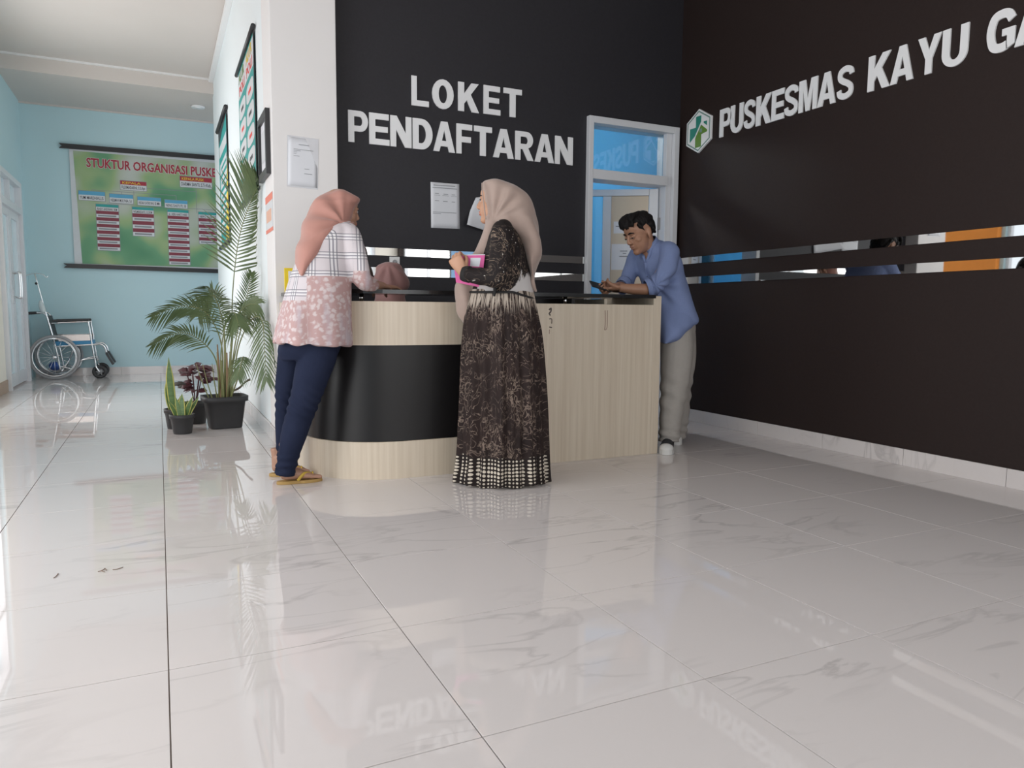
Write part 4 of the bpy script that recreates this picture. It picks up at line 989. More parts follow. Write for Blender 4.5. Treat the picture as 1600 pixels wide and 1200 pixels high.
M_SKINW = mat('warm_skin', (0.50, 0.27, 0.17), 0.5, noise=0.06, scale=30); M_SKINM = mat('tan_skin', (0.36, 0.185, 0.115), 0.45, noise=0.06, scale=30); M_SKINF = mat('brown_skin', (0.40, 0.22, 0.15), 0.5, noise=0.06, scale=30)
M_LIP = mat('lip', (0.42, 0.13, 0.11), 0.4); M_HAIR = mat('black_hair', (0.008, 0.0065, 0.0065), 0.6, noise=0.3, scale=120, bump=0.3, bscale=300, spec=0.2)
M_EYE = mat('eye_white', (0.7, 0.68, 0.66), 0.2); M_IRIS = mat('dark_iris', (0.02, 0.012, 0.01), 0.1); M_LIPM = mat('lip_brown', (0.27, 0.11, 0.085), 0.45)

def head(mb, c, F, U, s=1.0, neck_to=None, ears=True):
    """skull, face, nose, lips, ears into mb; returns a function for points in the head frame (forward, left, up)"""
    c = Vector(c); F = Vector(F).normalized(); U = Vector(U); U = (U-F*U.dot(F)).normalized(); L = U.cross(F)
    H = lambda f, l, u: c+F*(f*s)+L*(l*s)+U*(u*s)
    ax = (F, L, U); S_ = lambda *r: tuple(q*s for q in r)
    m = M_SKINW
    mb.ball(H(-.012, 0, .030), S_(.098, .077, .090), m, 24, 16, ax)
    mb.ball(H(.022, 0, -.035), S_(.066, .060, .086), m, 22, 16, ax)
    mb.ball(H(.034, 0, -.084), S_(.046, .041, .035), m, 18, 12, ax)
    mb.ball(H(.060, 0, -.099), S_(.025, .027, .021), m, 14, 10, ax)
    mb.ball(H(.050, 0, .040), S_(.040, .058, .045), m, 18, 12, ax)
    for q in (-1, 1):
        mb.ball(H(.047, q*.037, -.026), S_(.027, .022, .026), m, 14, 10, ax)
        mb.ball(H(.076, q*.026, .018), S_(.014, .022, .008), m, 14, 10, ax)
        mb.ball(H(.092, q*.011, -.036), S_(.010, .008, .008), m, 12, 8, ax)
        mb.ball(H(.070, q*.031, .000), S_(.014, .015, .011), m, 14, 10, ax)
        if ears:
            mb.ball(H(-.012, q*.076, -.012), S_(.016, .009, .028), m, 14, 10, (F, L, (U-F*0.25).normalized()))
            mb.ball(H(-.006, q*.074, -.036), S_(.009, .007, .012), m, 12, 8, ax)
    mb.tube([H(.080, 0, .014), H(.092, 0, -.008), H(.0995, 0, -.029)], [.008*s, .009*s, .0115*s], m, 12, 4, round_ends=True)
    mb.ball(H(.096, 0, -.033), S_(.0125, .012, .010), m, 12, 8, ax)
    mb.ball(H(.083, 0, -.058), S_(.012, .022, .007), m, 14, 8, ax); mb.ball(H(.080, 0, -.071), S_(.012, .019, .007), m, 14, 8, ax)
    if neck_to is not None:
        mb.tube([H(-.025, 0, -.03), H(-.022, 0, -.085), tuple(neck_to)], [.052*s, .050*s, .058*s], m, 18, 5)
    return H
def hand(mb, wrist, d, n, t, curls, thumb, s=1.0, m=None, spread=1.0, lens=(1,1,1,1)):
    """five-fingered hand: d along the palm, n out of the palm, t towards the thumb; curls = bend (deg) of index..little, thumb = bend"""
    m = m or M_SKINW
    wrist = Vector(wrist); d = Vector(d).normalized(); n = Vector(n); n = (n-d*n.dot(d)).normalized(); t = Vector(t); t = (t-d*t.dot(d)-n*t.dot(n)).normalized()
    P = lambda a, b, c_: wrist+d*(a*s)+t*(b*s)+n*(c_*s)
    mb.tube([P(-.02,0,0), P(.015,0,0), P(.055,.002,0), P(.088,.0,.002), P(.098,0,.003)], [(.026*s,.019*s),(.029*s,.017*s),(.040*s,.0155*s),(.042*s,.013*s),(.036*s,.009*s)], m, 18, 4, up=t)
    for i, (off, ln) in enumerate(((.031,.072),(.0105,.080),(-.0105,.074),(-.030,.058))):
        c = math.radians(curls[i]); p = P(.088-(0.004 if i in (0,) else 0)-(0.010 if i == 3 else 0), off, .002)
        r0 = (.0092,.0095,.009,.008)[i]; pts = [p-d*.012*s, p]; a = 0.0
        for seg, frac, cur in ((0,.45,.75),(1,.31,1.0),(2,.24,.8)):
            a += c*cur; dd = d*math.cos(a)+n*math.sin(a)+t*(off*2.0*spread*(1 if a < 1.2 else 0.2)); p = p+dd.normalized()*(ln*frac*s*lens[i]); pts.append(p)
        mb.tube([tuple(q) for q in pts], [r0*s, r0*s, r0*.96*s, r0*.88*s, r0*.74*s], m, 10, 3, round_ends=True)
    c = math.radians(thumb); p = P(.018,.022,.006); pts = [p]; a = 0.15
    base = (d*.62+t*.72+n*.25).normalized()
    for ln, cur in ((.042,.3),(.034,1.0),(.028,.8)):
        a += c*cur; dd = (base*math.cos(a)+(d*.55+n*.75-t*.35).normalized()*math.sin(a)).normalized(); p = p+dd*(ln*s); pts.append(p)
    mb.tube([tuple(q) for q in pts], [.0155*s,.0125*s,.0108*s,.0082*s], m, 10, 3, round_ends=True)
def foot(mb, heel, toe, m, s=1.0, lift=0.012):
    """bare foot resting at height lift, from heel to toe point on the floor"""
    heel = Vector((heel[0], heel[1], 0)); toe = Vector((toe[0], toe[1], 0)); d = (toe-heel).normalized(); w_ = Vector((-d.y, d.x, 0)); L = (toe-heel).length; Z = Vector((0,0,1))
    P = lambda a, b, z: heel+d*(a*L)+w_*(b*s)+Z*(z*s+lift)
    mb.tube([P(.04,0,.030), P(.16,0,.036), P(.38,0,.036), P(.60,0,.026), P(.76,0,.019), P(.84,0,.015)], [(.020*s,.024*s),(.034*s,.031*s),(.034*s,.032*s),(.025*s,.040*s),(.018*s,.042*s),(.012*s,.036*s)], m, 18, 4, up=(0,0,1))
    for i, (b, l0, l1, r) in enumerate(((-.026,.78,1.0,.0125),(-.008,.80,.99,.009),(.006,.80,.96,.0085),(.019,.78,.92,.008),(.031,.75,.87,.008))):
        mb.tube([P(l0,b,.014), P((l0+l1)/2,b,.015), P(l1-.02,b,.011)], [r*s]*3, m, 10, 3, round_ends=True)
    mb.tube([P(.17,0,.04), P(.15,0,.09), P(.13,0,.15)], [(.030*s,.028*s),(.029*s,.026*s),(.031*s,.029*s)], m, 14, 4, up=tuple(d))

# ---------------- the woman in the long printed dress
def attr_coords(nt):
    a = nt.nodes.new('ShaderNodeAttribute'); a.attribute_name = 'pat'; return a.outputs['Vector']
def math_n(nt, op, a, b=None, clamp=False):
    n = nt.nodes.new('ShaderNodeMath'); n.operation = op; n.use_clamp = clamp
    for i, x in enumerate((a, b)):
        if x is None: continue
        if isinstance(x, (int, float)): n.inputs[i].default_value = x
        else: nt.links.new(x, n.inputs[i])
    return n.outputs[0]
def sstep(nt, x, lo, hi):
    n = nt.nodes.new('ShaderNodeMapRange'); n.interpolation_type = 'SMOOTHSTEP'; n.inputs[1].default_value = lo; n.inputs[2].default_value = hi
    nt.links.new(x, n.inputs[0]); return n.outputs[0]
def mixc(nt, f, a, b):
    n = nt.nodes.new('ShaderNodeMix'); n.data_type = 'RGBA'
    nt.links.new(f, n.inputs[0])
    for i, x in ((6, a), (7, b)):
        if isinstance(x, tuple): n.inputs[i].default_value = rgb(x)
        else: nt.links.new(x, n.inputs[i])
    return n.outputs[2]
def noise_n(nt, vec, scale, detail=3, dist=0.0, stretch=None):
    if stretch:
        mp = nt.nodes.new('ShaderNodeMapping'); mp.inputs['Scale'].default_value = stretch; nt.links.new(vec, mp.inputs[0]); vec = mp.outputs[0]
    n = nt.nodes.new('ShaderNodeTexNoise'); n.inputs['Scale'].default_value = scale; n.inputs['Detail'].default_value = detail; n.inputs['Distortion'].default_value = dist
    nt.links.new(vec, n.inputs[0]); return n.outputs['Fac']
def dress_mat(skirt):
    mt, nt, b = nodes_of('batik_skirt' if skirt else 'batik_bodice'); V = attr_coords(nt)
    sp = nt.nodes.new('ShaderNodeSeparateXYZ'); nt.links.new(V, sp.inputs[0]); s_, z = sp.outputs[0], sp.outputs[1]
    if skirt:
        f1 = noise_n(nt, V, 15, 2, 1.6, (1.2, 0.8, 1)); l1 = math_n(nt, 'ABSOLUTE', math_n(nt, 'SUBTRACT', f1, 0.5)); ln1 = math_n(nt, 'MULTIPLY', math_n(nt, 'SUBTRACT', 1.0, sstep(nt, l1, 0.006, 0.022)), sstep(nt, noise_n(nt, V, 9, 2), 0.38, 0.55))
        f2 = noise_n(nt, V, 34, 1, 0.8, (1.2, 0.75, 1)); l2 = math_n(nt, 'ABSOLUTE', math_n(nt, 'SUBTRACT', f2, 0.52)); ln2 = math_n(nt, 'MULTIPLY', math_n(nt, 'SUBTRACT', 1.0, sstep(nt, l2, 0.01, 0.05)), sstep(nt, noise_n(nt, V, 7, 2), 0.45, 0.6))
        ln = math_n(nt, 'MAXIMUM', ln1, ln2)
        tone = mixc(nt, noise_n(nt, V, 5, 2), (0.055, 0.036, 0.03), (0.30, 0.225, 0.18))
        col = mixc(nt, ln, mixc(nt, noise_n(nt, V, 6, 2), (0.010, 0.007, 0.007), (0.036, 0.020, 0.017)), tone)
        # bleached gathers under the belt
        st = noise_n(nt, V, 4, 3, 0.3, (22, 1.6, 1)); up = sstep(nt, z, 0.82, 0.97)
        col = mixc(nt, math_n(nt, 'MULTIPLY', sstep(nt, math_n(nt, 'ADD', st, math_n(nt, 'MULTIPLY', up, 0.25)), 0.68, 0.80), up), col, (0.44, 0.37, 0.31))
        # dots above the hem
        def cell(x, size): fr = math_n(nt, 'FRACT', math_n(nt, 'DIVIDE', x, size)); return math_n(nt, 'SUBTRACT', fr, 0.5)
        cx_, cz_ = cell(s_, 0.021), cell(math_n(nt, 'ADD', z, math_n(nt, 'MULTIPLY', noise_n(nt, V, 6, 1), 0.03)), 0.019)
        r2 = math_n(nt, 'SQRT', math_n(nt, 'ADD', math_n(nt, 'MULTIPLY', cx_, cx_), math_n(nt, 'MULTIPLY', cz_, cz_)))
        rad = math_n(nt, 'ADD', r2, math_n(nt, 'MULTIPLY', math_n(nt, 'ABSOLUTE', math_n(nt, 'SUBTRACT', z, 0.085)), 2.0))
        dots = math_n(nt, 'SUBTRACT', 1.0, sstep(nt, rad, 0.34, 0.42))
        low = math_n(nt, 'SUBTRACT', 1.0, sstep(nt, math_n(nt, 'ADD', z, math_n(nt, 'MULTIPLY', noise_n(nt, V, 12, 1), 0.04)), 0.178, 0.182))
        col = mixc(nt, low, col, mixc(nt, dots, (0.018, 0.012, 0.011), (0.60, 0.53, 0.44)))
    else:
        f1 = noise_n(nt, V, 24, 2, 1.4); ln1 = math_n(nt, 'SUBTRACT', 1.0, sstep(nt, math_n(nt, 'ABSOLUTE', math_n(nt, 'SUBTRACT', f1, 0.5)), 0.008, 0.03))
        msk = sstep(nt, noise_n(nt, V, 6, 2), 0.42, 0.62)
        col = mixc(nt, math_n(nt, 'MULTIPLY', ln1, msk), (0.014, 0.010, 0.010), (0.27, 0.20, 0.15))
        vo = nt.nodes.new('ShaderNodeTexVoronoi'); vo.inputs['Scale'].default_value = 52; nt.links.new(V, vo.inputs[0])
        spk = math_n(nt, 'MULTIPLY', math_n(nt, 'SUBTRACT', 1.0, sstep(nt, vo.outputs['Distance'], 0.12, 0.22)), sstep(nt, noise_n(nt, V, 9, 2), 0.50, 0.58))
        col = mixc(nt, spk, col, (0.62, 0.58, 0.53))
        # bleached waist (torso only: third pattern coordinate 0)
        st = noise_n(nt, V, 5, 4, 0.4, (9, 2.2, 1)); zz = math_n(nt, 'ADD', z, math_n(nt, 'MULTIPLY', math_n(nt, 'SUBTRACT', st, 0.5), 0.16))
        band = math_n(nt, 'MULTIPLY', math_n(nt, 'SUBTRACT', 1.0, sstep(nt, zz, 1.075, 1.10)), math_n(nt, 'SUBTRACT', 1.0, sp.outputs[2]))
        col = mixc(nt, band, col, (0.52, 0.49, 0.48))
    nt.links.new(col, b.inputs['Base Color']); b.inputs['Roughness'].default_value = 0.75; b.inputs['Specular IOR Level'].default_value = 0.25
    return mt
g = Fig(1.61, 3.50); W = g.W; A_, B_ = g.A, g.B
p2 = thing('person', g.O, 'woman in a beige headscarf and long dark printed dress holding a pink folder', 'person', 'people at the counter')
def loc(g):                       # numpy: world points -> (a, b, z) in the figure frame
    A3, B3, O3 = np.array(g.A), np.array(g.B), np.array(g.O)
    return lambda P: np.stack([(P-O3) @ A3, (P-O3) @ B3, P[:, 2]], 1)
Lc = loc(g)
skinw = MB()
Fh = -A_*0.97-B_*-0.12+Vector((0,0,0.04))
Hh = head(skinw, W(775.5, 316, 0), Fh, Vector((0,0,1)), 0.93, neck_to=W(789, 366, 0), ears=False)
skinw.tube([W(789,362,0), W(790,400,0), W(786,460,0), W(786,520,0)], [(.045,.05),(.06,.09),(.075,.085),(.08,.09)], M_SKINW, 16, 4, up=tuple(A_))
for bb in (-.065, .065): skinw.tube([W(786,500,bb), W(786,620,bb), W(787,735,bb)], [.058,.05,.04], M_SKINW, 12, 4); skinw.ball(W(772,742,bb)+Vector((0,0,.02)), (.10,.04,.03), M_SKINW, 14, 8, (A_, B_, Vector((0,0,1))))
skinw.tube([W(789,368,-.05), W(790,372,-.14), W(780,434,-.205), W(745,431,-.160), W(724,428,-.12)], [.045,.036,.030,.028,.025], M_SKINW, 14, 4)
skinw.tube([W(789,368,.05), W(790,372,.14), W(775,434,.17), W(752,432,.06), W(742,428,.0)], [.045,.036,.030,.028,.025], M_SKINW, 14, 4)
hand(skinw, W(723.5,427,-.12), W(711,405,-.12)-W(723.5,427,-.12), B_+A_*0.35, A_*0.7+Vector((0,0,1))*0.5-B_*0.45, (62,66,68,72), 42, 0.92)
hand(skinw, W(742,428,-.0), -A_+Vector((0,0,.25)), -B_*0.6+Vector((0,0,.6)), A_*.2+Vector((0,0,1)), (35,38,40,42), 25, 0.90)
fuse(skinw, 'body', p2, M_SKINW, 0.0042, 3)
ey = MB(); ey.ball(Hh(.0765,.030,.001), .0085, M_EYE, 12, 8); ey.ball(Hh(.0812,.0305,.001), .0055, M_IRIS, 10, 8); ey.build('eye', p2)
ey = MB(); ey.tube([Hh(.084,.012,.024), Hh(.085,.028,.029), Hh(.074,.045,.025)], [.002,.0032,.0015], M_HAIR, 8, 4); ey.build('eyebrow', p2)
ey = MB(); ey.tube([Hh(.089,.014,.004), Hh(.0875,.030,.0085), Hh(.079,.042,.004)], [.0012,.0022,.001], M_IRIS, 8, 4); ey.build('eyelashes', p2)
ey = MB(); ey.ball(Hh(.0855,0,-.0575), (.0095,.019,.0055), M_LIP, 14, 8, (Fh.normalized(), Vector((0,0,1)).cross(Fh).normalized(), Vector((0,0,1)))); ey.ball(Hh(.083,0,-.070), (.009,.017,.006), M_LIP, 14, 8, (Fh.normalized(), Vector((0,0,1)).cross(Fh).normalized(), Vector((0,0,1)))); ey.build('lips', p2)
# skirt with deep gathers
rg = np.random.RandomState(3); PH = rg.uniform(0, 6.28, 6)
def pleat(t, a, v):
    k = min(1, max(0, (v-456)/60)); q = 0.55+0.45*min(1, max(0, (v-520)/200))
    w_ = 0.062*math.sin(17*a+PH[0]+0.8*math.sin(3*a))+0.034*math.sin(29*a+PH[1]+1.2*math.sin(2*a+1))+0.055*math.sin(9*a+PH[2]+0.002*v)
    fine = 0.02*math.sin(46*a+PH[3])*max(0, 1-(v-456)/90)
    return 1+k*q*w_+fine*min(1, k*3)
mb = MB()
g.stack(mb, [(452,736,833,.118,0),(458,734,834.5,.120,0),(470,731,836,.128,0),(490,728,839,.140,0),(520,725,843,.152,0),(560,723,846,.160,0),(620,722,849,.166,0),(690,720,850.5,.172,0),(720,718,851,.176,0),(738,715,852,.180,0),(748,714,853,.182,0)], M_BLACK, n=220, sub=8, fold=pleat)
zmin = min(v[2] for v in mb.v)
sk_v = np.array(mb.v); top_z = sk_v[:, 2].max()
f_ = np.clip(1-(sk_v[:, 2]-zmin)/0.25, 0, 1); sk_v[:, 2] -= f_*(zmin-0.004+0.0*zmin); ang = np.arctan2((sk_v-np.array(g.O)) @ np.array(B_), (sk_v-np.array(g.O)) @ np.array(A_))
sk_v[:, 2] += np.clip(1-sk_v[:, 2]/0.1, 0, 1)*(0.006+0.006*np.sin(7*ang))
mb.v = [tuple(q) for q in sk_v]
sk = mb.build('skirt', p2)
me = sk.data; me.materials.clear(); me.materials.append(dress_mat(True))
P_ = sk_v; la = Lc(P_); pa = np.stack([np.arctan2(la[:,1], la[:,0]-0.0)*0.2, la[:,2], la[:,2]*0], 1)
# keep the seam of the pattern on the hidden side
th_ = np.arctan2(la[:,1], la[:,0]); th_ = np.where(th_ > PI/2, th_-2*PI, th_); pa[:, 0] = th_*0.2
me.attributes.new('pat', 'FLOAT_VECTOR', 'POINT').data.foreach_set('vector', pa.astype(np.float32).ravel())
# bodice and sleeves
mb = MB()
g.stack(mb, [(346,776,798,.06,0),(352,770,801,.11,0),(360,765,808,.155,0),(372,760,814,.168,0),(390,755,821,.168,0),(410,752,826,.160,0),(430,746,829,.148,0),(446,740,832,.132,0),(456,737,833,.122,0),(462,736,833,.120,0)], M_BLACK, n=48, sub=5)
for sg_ in (-1, 1):
    if sg_ < 0: mb.tube([W(786,357,-.10), W(785,366,-.150), W(784,395,-.185), W(781,420,-.200), W(775,433,-.203), W(760,433,-.185), W(742,430,-.150), W(729,428,-.125)], [(.05,.05),(.068,.058),(.074,.060),(.072,.058),(.058,.054),(.047,.046),(.044,.040),(.040,.034)], M_BLACK, 20, 5)
    else: mb.tube([W(786,357,.10), W(785,368,.150), W(781,410,.18), W(775,433,.175), W(760,433,.10), W(748,430,.03)], [(.05,.05),(.066,.056),(.07,.056),(.055,.05),(.045,.04),(.038,.034)], M_BLACK, 20, 5)
wr1 = wrinkle(0.0035, 1.4, 2)
def bod_pat(P):
    l = Lc(P); arm = ((l[:,1] < -0.120) & (l[:,2] < 1.32)) | (l[:,0] < -0.125)
    return np.stack([l[:,0]*1.0+l[:,1]*0.6, l[:,2], arm*1.0], 1)
fuse(mb, 'bodice', p2, dress_mat(False), 0.0065, 4, wr1, bod_pat)
cf = MB(); cf.tube([W(734,429,-.137), W(727,428,-.125), W(722.5,427,-.119)], [(.042,.036),(.040,.034),(.036,.030)], mat('black_knit', (0.012,0.011,0.011), 0.8), 20, 3); cf.build('cuff', p2)
bl = MB(); rb_ = []
for i in range(41):
    t = i/40; a = PI*1.02+t*PI*0.98; u_ = 784+50.5*math.cos(a)+(1 if a > 4.5 else 0)*0
    drop = 456.5+max(0, (math.cos(a)-0.35))*16
    rb_.append(W(u_, drop, .128*math.sin(a)-0.002))
bl.tube([tuple(q) for q in rb_], [(.006,.004)]*41, MATS['black_knit'], 8, 1); bl.tube([W(773,444,-.137), W(773.5,452,-.138), W(772,463,-.137)], [.008,.010,.006], MATS['black_knit'], 8, 3); bl.build('belt', p2)
# headscarf
M_SCARF2 = mat('beige_scarf', (0.36, 0.265, 0.225), 0.75, noise=0.10, scale=14, sheen=0.3)
mb = MB()
g.stack(mb, [(281.5,762,779,.035,0),(284,755,791,.068,0),(290,753.0,804,.088,0),(300,753.2,821,.100,0),(312,754.5,830,.102,0),(325,756.5,835,.100,0),(338,758.5,839,.100,0),(346,761,842,.105,0),(352,768,843.5,.110,0),(362,792,845,.112,0),(376,808,846,.118,0),(395,816,845,.110,0),(410,821,840,.095,0),(428,827,838,.07,0),(445,829,839,.06,.0),(457,836,842,.03,0)], M_SCARF2, n=56, sub=4)
g.stack(mb, [(340,757.5,785,.070,0),(352,757.5,786,.085,0),(376,749.5,778,.10,0.02),(396,739,772,.10,0.03),(420,726,760,.09,.03),(447,713.5,752,.07,.03),(471,709.5,742,.06,.03),(488,711,736,.055,.03),(500,717,731,.045,.03),(506,723,727,.03,.03)], M_SCARF2, n=40, sub=4, sq=2.2)
Ga = np.array(Lc(np.array([W(770,349,0)]))[0])
def scarf2(P):
    l = Lc(P)-Ga; th = np.arctan2(l[:,2], l[:,0]); r = np.hypot(l[:,0], l[:,2])
    up = np.clip((l[:,2]+0.02)/0.05, 0, 1)*np.clip((th-0.35)/0.3, 0, 1)*np.clip((1.9-th)/0.3, 0, 1)
    rad = 0.0075*np.sin(13*th+0.8)*np.clip(r/0.09, 0, 1)*np.clip((0.24-r)/0.1, 0, 1)*up
    back = np.clip((l[:,0]-0.03)/0.06, 0, 1)*np.clip((0.08-l[:,2])/0.08, 0, 1)
    dr = 0.0095*np.sin(55*(l[:,0]*0.9+l[:,2]*0.40)+14*l[:,1])*back
    fr = np.clip((-l[:,0]+0.0)/0.05, 0, 1)*np.clip((-l[:,2]-0.1)/0.1, 0, 1)
    return rad+dr+0.009*np.sin(60*(l[:,0]+0.35*l[:,2])+20*l[:,1])*fr
fuse(mb, 'headscarf', p2, M_SCARF2, 0.006, 4, scarf2)
bd = MB(); bd.tube([W(753.2,286,-.062), W(753.8,300,-.084), W(756.2,320,-.084), W(759,343,-.075)], [.0032]*4, M_SCARF2, 8, 5); bd.build('scarf_edge', p2)
# the pink folder she holds
M_PINK = mat('pink_card', (0.75, 0.12, 0.36), 0.45, noise=0.03)
fo = thing('document_folder', W(730,440,-.06), 'pink document folder held by the woman in the long dress', 'folder')
TL, TR, BR, BL = W(707.5,399.5,-.075), W(758,398.5,-.10), W(752,449,-.07), W(713,441,-.055)
nn = (TR-TL).cross(BL-TL).normalized(); nn = nn if nn.dot(B_) < 0 else -nn
def slab(pts, d0, d1, m, name):
    mb = MB(); a = [p+nn*d0 for p in pts]; b = [p+nn*d1 for p in pts]
    mb.add(a+b, [(3,2,1,0),(4,5,6,7),(0,1,5,4),(1,2,6,5),(2,3,7,6),(3,0,4,7)], m); return mb.build(name, fo)
slab([TL,TR,BR,BL], 0.004, 0.006, M_PINK, 'front_cover'); slab([TL,TR,BR,BL], -0.006, -0.004, M_PINK, 'back_cover')
up_ = Vector((0,0,.004)); slab([TL+up_,TR+up_,BR,BL], -0.0038, 0.0038, M_PAPER, 'papers')
bi = lambda x, y: (TL*(1-x)+TR*x)*(1-y)+(BL*(1-x)+BR*x)*y
slab([bi(.56,.08), bi(.88,.08), bi(.86,.36), bi(.55,.36)], 0.006, 0.0066, M_PAPER, 'white_label'); slab([bi(.28,.12), bi(.46,.12), bi(.46,.30), bi(.28,.30)], 0.006, 0.0066, mat('grey_sticker',(0.42,0.36,0.36),0.5), 'grey_sticker')

# ---------------- the woman leaning on the counter in the plaid and floral blouse
g1 = Fig(0.62, 3.95); W = g1.W; A_, B_ = g1.A, g1.B; L1 = loc(g1); ZU = Vector((0,0,1))
p1 = thing('person', g1.O, 'woman in a dusty pink headscarf, plaid floral blouse and jeans leaning on the counter', 'person', 'people at the counter')
def ground_at(u, v): d = RT*((u-800)/CAM_F) - UP*((v-600)/CAM_F) + FW; return Vector((0,0,CAM_H))+d*(-CAM_H/d.z)
nh, nt_ = ground_at(436, 757), ground_at(500, 751); fh, ft_ = ground_at(424, 744), ground_at(484, 743)
sk1 = MB()
F1 = A_*0.93+B_*0.34-ZU*0.05
H1 = head(sk1, W(533.5, 329.5, 0.03), F1, ZU, 0.93, neck_to=W(528, 368, -.02), ears=False)
sk1.tube([W(525,364,-.02), W(512,400,-.04), W(495,470,-.07), W(488,540,-.08)], [(.05,.06),(.07,.09),(.08,.09),(.09,.09)], M_SKINW, 16, 4, up=tuple(A_))
sk1.tube([W(530,372,-.06), W(548,374,-.12), W(566,440,-.13), W(582,446,-.04), W(594,447,.06)], [.035,.034,.030,.027,.024], M_SKINW, 14, 4)
sk1.tube([W(530,372,.02), W(545,376,.10), W(572,438,.16), W(590,446,.14), W(600,448,.16)], [.035,.034,.030,.027,.024], M_SKINW, 14, 4)
hand(sk1, W(593,447.5,.055), B_*0.9+A_*0.45-ZU*0.03, -ZU, A_*-.6+B_*.2, (12,12,14,16), 12, 0.9)
hand(sk1, W(600,448,.16), B_*0.6+A_*0.8-ZU*0.03, -ZU, A_*-.6+B_*.6, (12,12,14,16), 12, 0.9)
near = [(500,545,-.10), (488,590,-.11), (472,645,-.10), (457,695,-.08), (447,728,-.06)]
far = [(470,545,.03), (458,590,.06), (448,645,.09), (446,695,.12), (445,722,.13)]
sk1.tube([W(*p) for p in near], [.07,.06,.05,.042,.034], M_SKINW, 14, 4); sk1.tube([W(*p) for p in far], [.06,.055,.045,.04,.034], M_SKINW, 14, 4)
foot(sk1, nh, nt_, M_SKINW, 0.92, 0.018); foot(sk1, fh, ft_, M_SKINW, 0.92, 0.018)
for hp, tp, last in ((nh, nt_, near[-1]), (fh, ft_, far[-1])):
    sk1.tube([W(*last), hp.lerp(tp, .17)+Vector((0,0,.10)), hp.lerp(tp, .17)+Vector((0,0,.05))], [.034,.030,.028], M_SKINW, 14, 4)
fuse(sk1, 'body', p1, M_SKINF, 0.0042, 3)
ey = MB(); ey.ball(H1(.0775,-.030,.001), .0085, M_EYE, 12, 8); ey.ball(H1(.0825,-.0305,.001), .0055, M_IRIS, 10, 8); ey.build('eye', p1)
ey = MB(); ey.tube([H1(.084,-.012,.024), H1(.085,-.028,.029), H1(.074,-.045,.025)], [.002,.0032,.0015], M_HAIR, 8, 4); ey.build('eyebrow', p1)
ey = MB(); ey.ball(H1(.0845,0,-.064), (.009,.018,.010), M_LIP, 14, 8, (F1.normalized(), ZU.cross(F1).normalized(), ZU)); ey.build('lips', p1)
def blouse_mat():
    mt, nt, b = nodes_of('plaid_floral_cotton'); V = attr_coords(nt)
    sp = nt.nodes.new('ShaderNodeSeparateXYZ'); nt.links.new(V, sp.inputs[0]); s_, z, bz = sp.outputs
    def lines(x, period, offs, wd):
        fr = math_n(nt, 'FRACT', math_n(nt, 'DIVIDE', x, period)); acc = None
        for o in offs:
            l = math_n(nt, 'LESS_THAN', math_n(nt, 'ABSOLUTE', math_n(nt, 'SUBTRACT', fr, o)), wd); acc = l if acc is None else math_n(nt, 'MAXIMUM', acc, l)
        return acc
    base = (0.60, 0.545, 0.565)
    wide = math_n(nt, 'MAXIMUM', lines(s_, 0.092, (0.5,), 0.13), lines(z, 0.094, (0.5,), 0.12))
    col = mixc(nt, math_n(nt, 'MULTIPLY', wide, 0.6), base, (0.50, 0.47, 0.52))
    wl = math_n(nt, 'MAXIMUM', lines(s_, 0.092, (0.42,0.58), 0.022), lines(z, 0.094, (0.42,0.58), 0.022)); col = mixc(nt, wl, col, (0.74,0.72,0.72))
    dk = math_n(nt, 'MAXIMUM', lines(s_, 0.092, (0.34,0.50,0.66), 0.020), lines(z, 0.094, (0.34,0.50,0.66), 0.018)); col = mixc(nt, math_n(nt, 'MULTIPLY', dk, 0.85), col, (0.14, 0.145, 0.17))
    # floral lower part: dusty pink ground with pale blossoms
    vo = nt.nodes.new('ShaderNodeTexVoronoi'); vo.inputs['Scale'].default_value = 44; mp = nt.nodes.new('ShaderNodeMapping'); mp.inputs['Scale'].default_value = (1, 0.8, 1)
    dn = nt.nodes.new('ShaderNodeTexNoise'); dn.inputs['Scale'].default_value = 40; nt.links.new(V, dn.inputs[0])
    va = nt.nodes.new('ShaderNodeVectorMath'); va.operation = 'MULTIPLY_ADD'; va.inputs[1].default_value = (0.03,0.03,0.03); nt.links.new(dn.outputs['Color'], va.inputs[0]); nt.links.new(V, va.inputs[2])
    nt.links.new(va.outputs[0], mp.inputs[0]); nt.links.new(mp.outputs[0], vo.inputs[0])
    pet = sstep(nt, math_n(nt, 'ADD', vo.outputs['Distance'], math_n(nt, 'MULTIPLY', noise_n(nt, V, 60, 3), 0.5)), 0.50, 0.82)
    fl = mixc(nt, pet, (0.60, 0.51, 0.51), (0.47, 0.31, 0.30))
    fl = mixc(nt, sstep(nt, noise_n(nt, V, 8, 2, 0, (3, 0.6, 1)), 0.5, 0.75), fl, (0.50, 0.43, 0.47))
    low = math_n(nt, 'LESS_THAN', z, bz)
    nt.links.new(mixc(nt, low, col, fl), b.inputs['Base Color']); b.inputs['Roughness'].default_value = 0.8; b.inputs['Specular IOR Level'].default_value = 0.2
    return mt
mb = MB()
g1.stack(mb, [(346,524,547,.06,-.02),(353,512,553,.11,-.03),(362,498,555,.140,-.04),(375,478,553,.150,-.05),(395,468,551,.152,-.06),(415,460,549.5,.155,-.07),(435,452.5,549.5,.158,-.08),(465,443,549.5,.162,-.09),(500,434,549,.166,-.10),(520,430,549,.168,-.10),(538,427,549,.170,-.10,4)], M_BLACK, n=56, sub=5, sq=2.25)
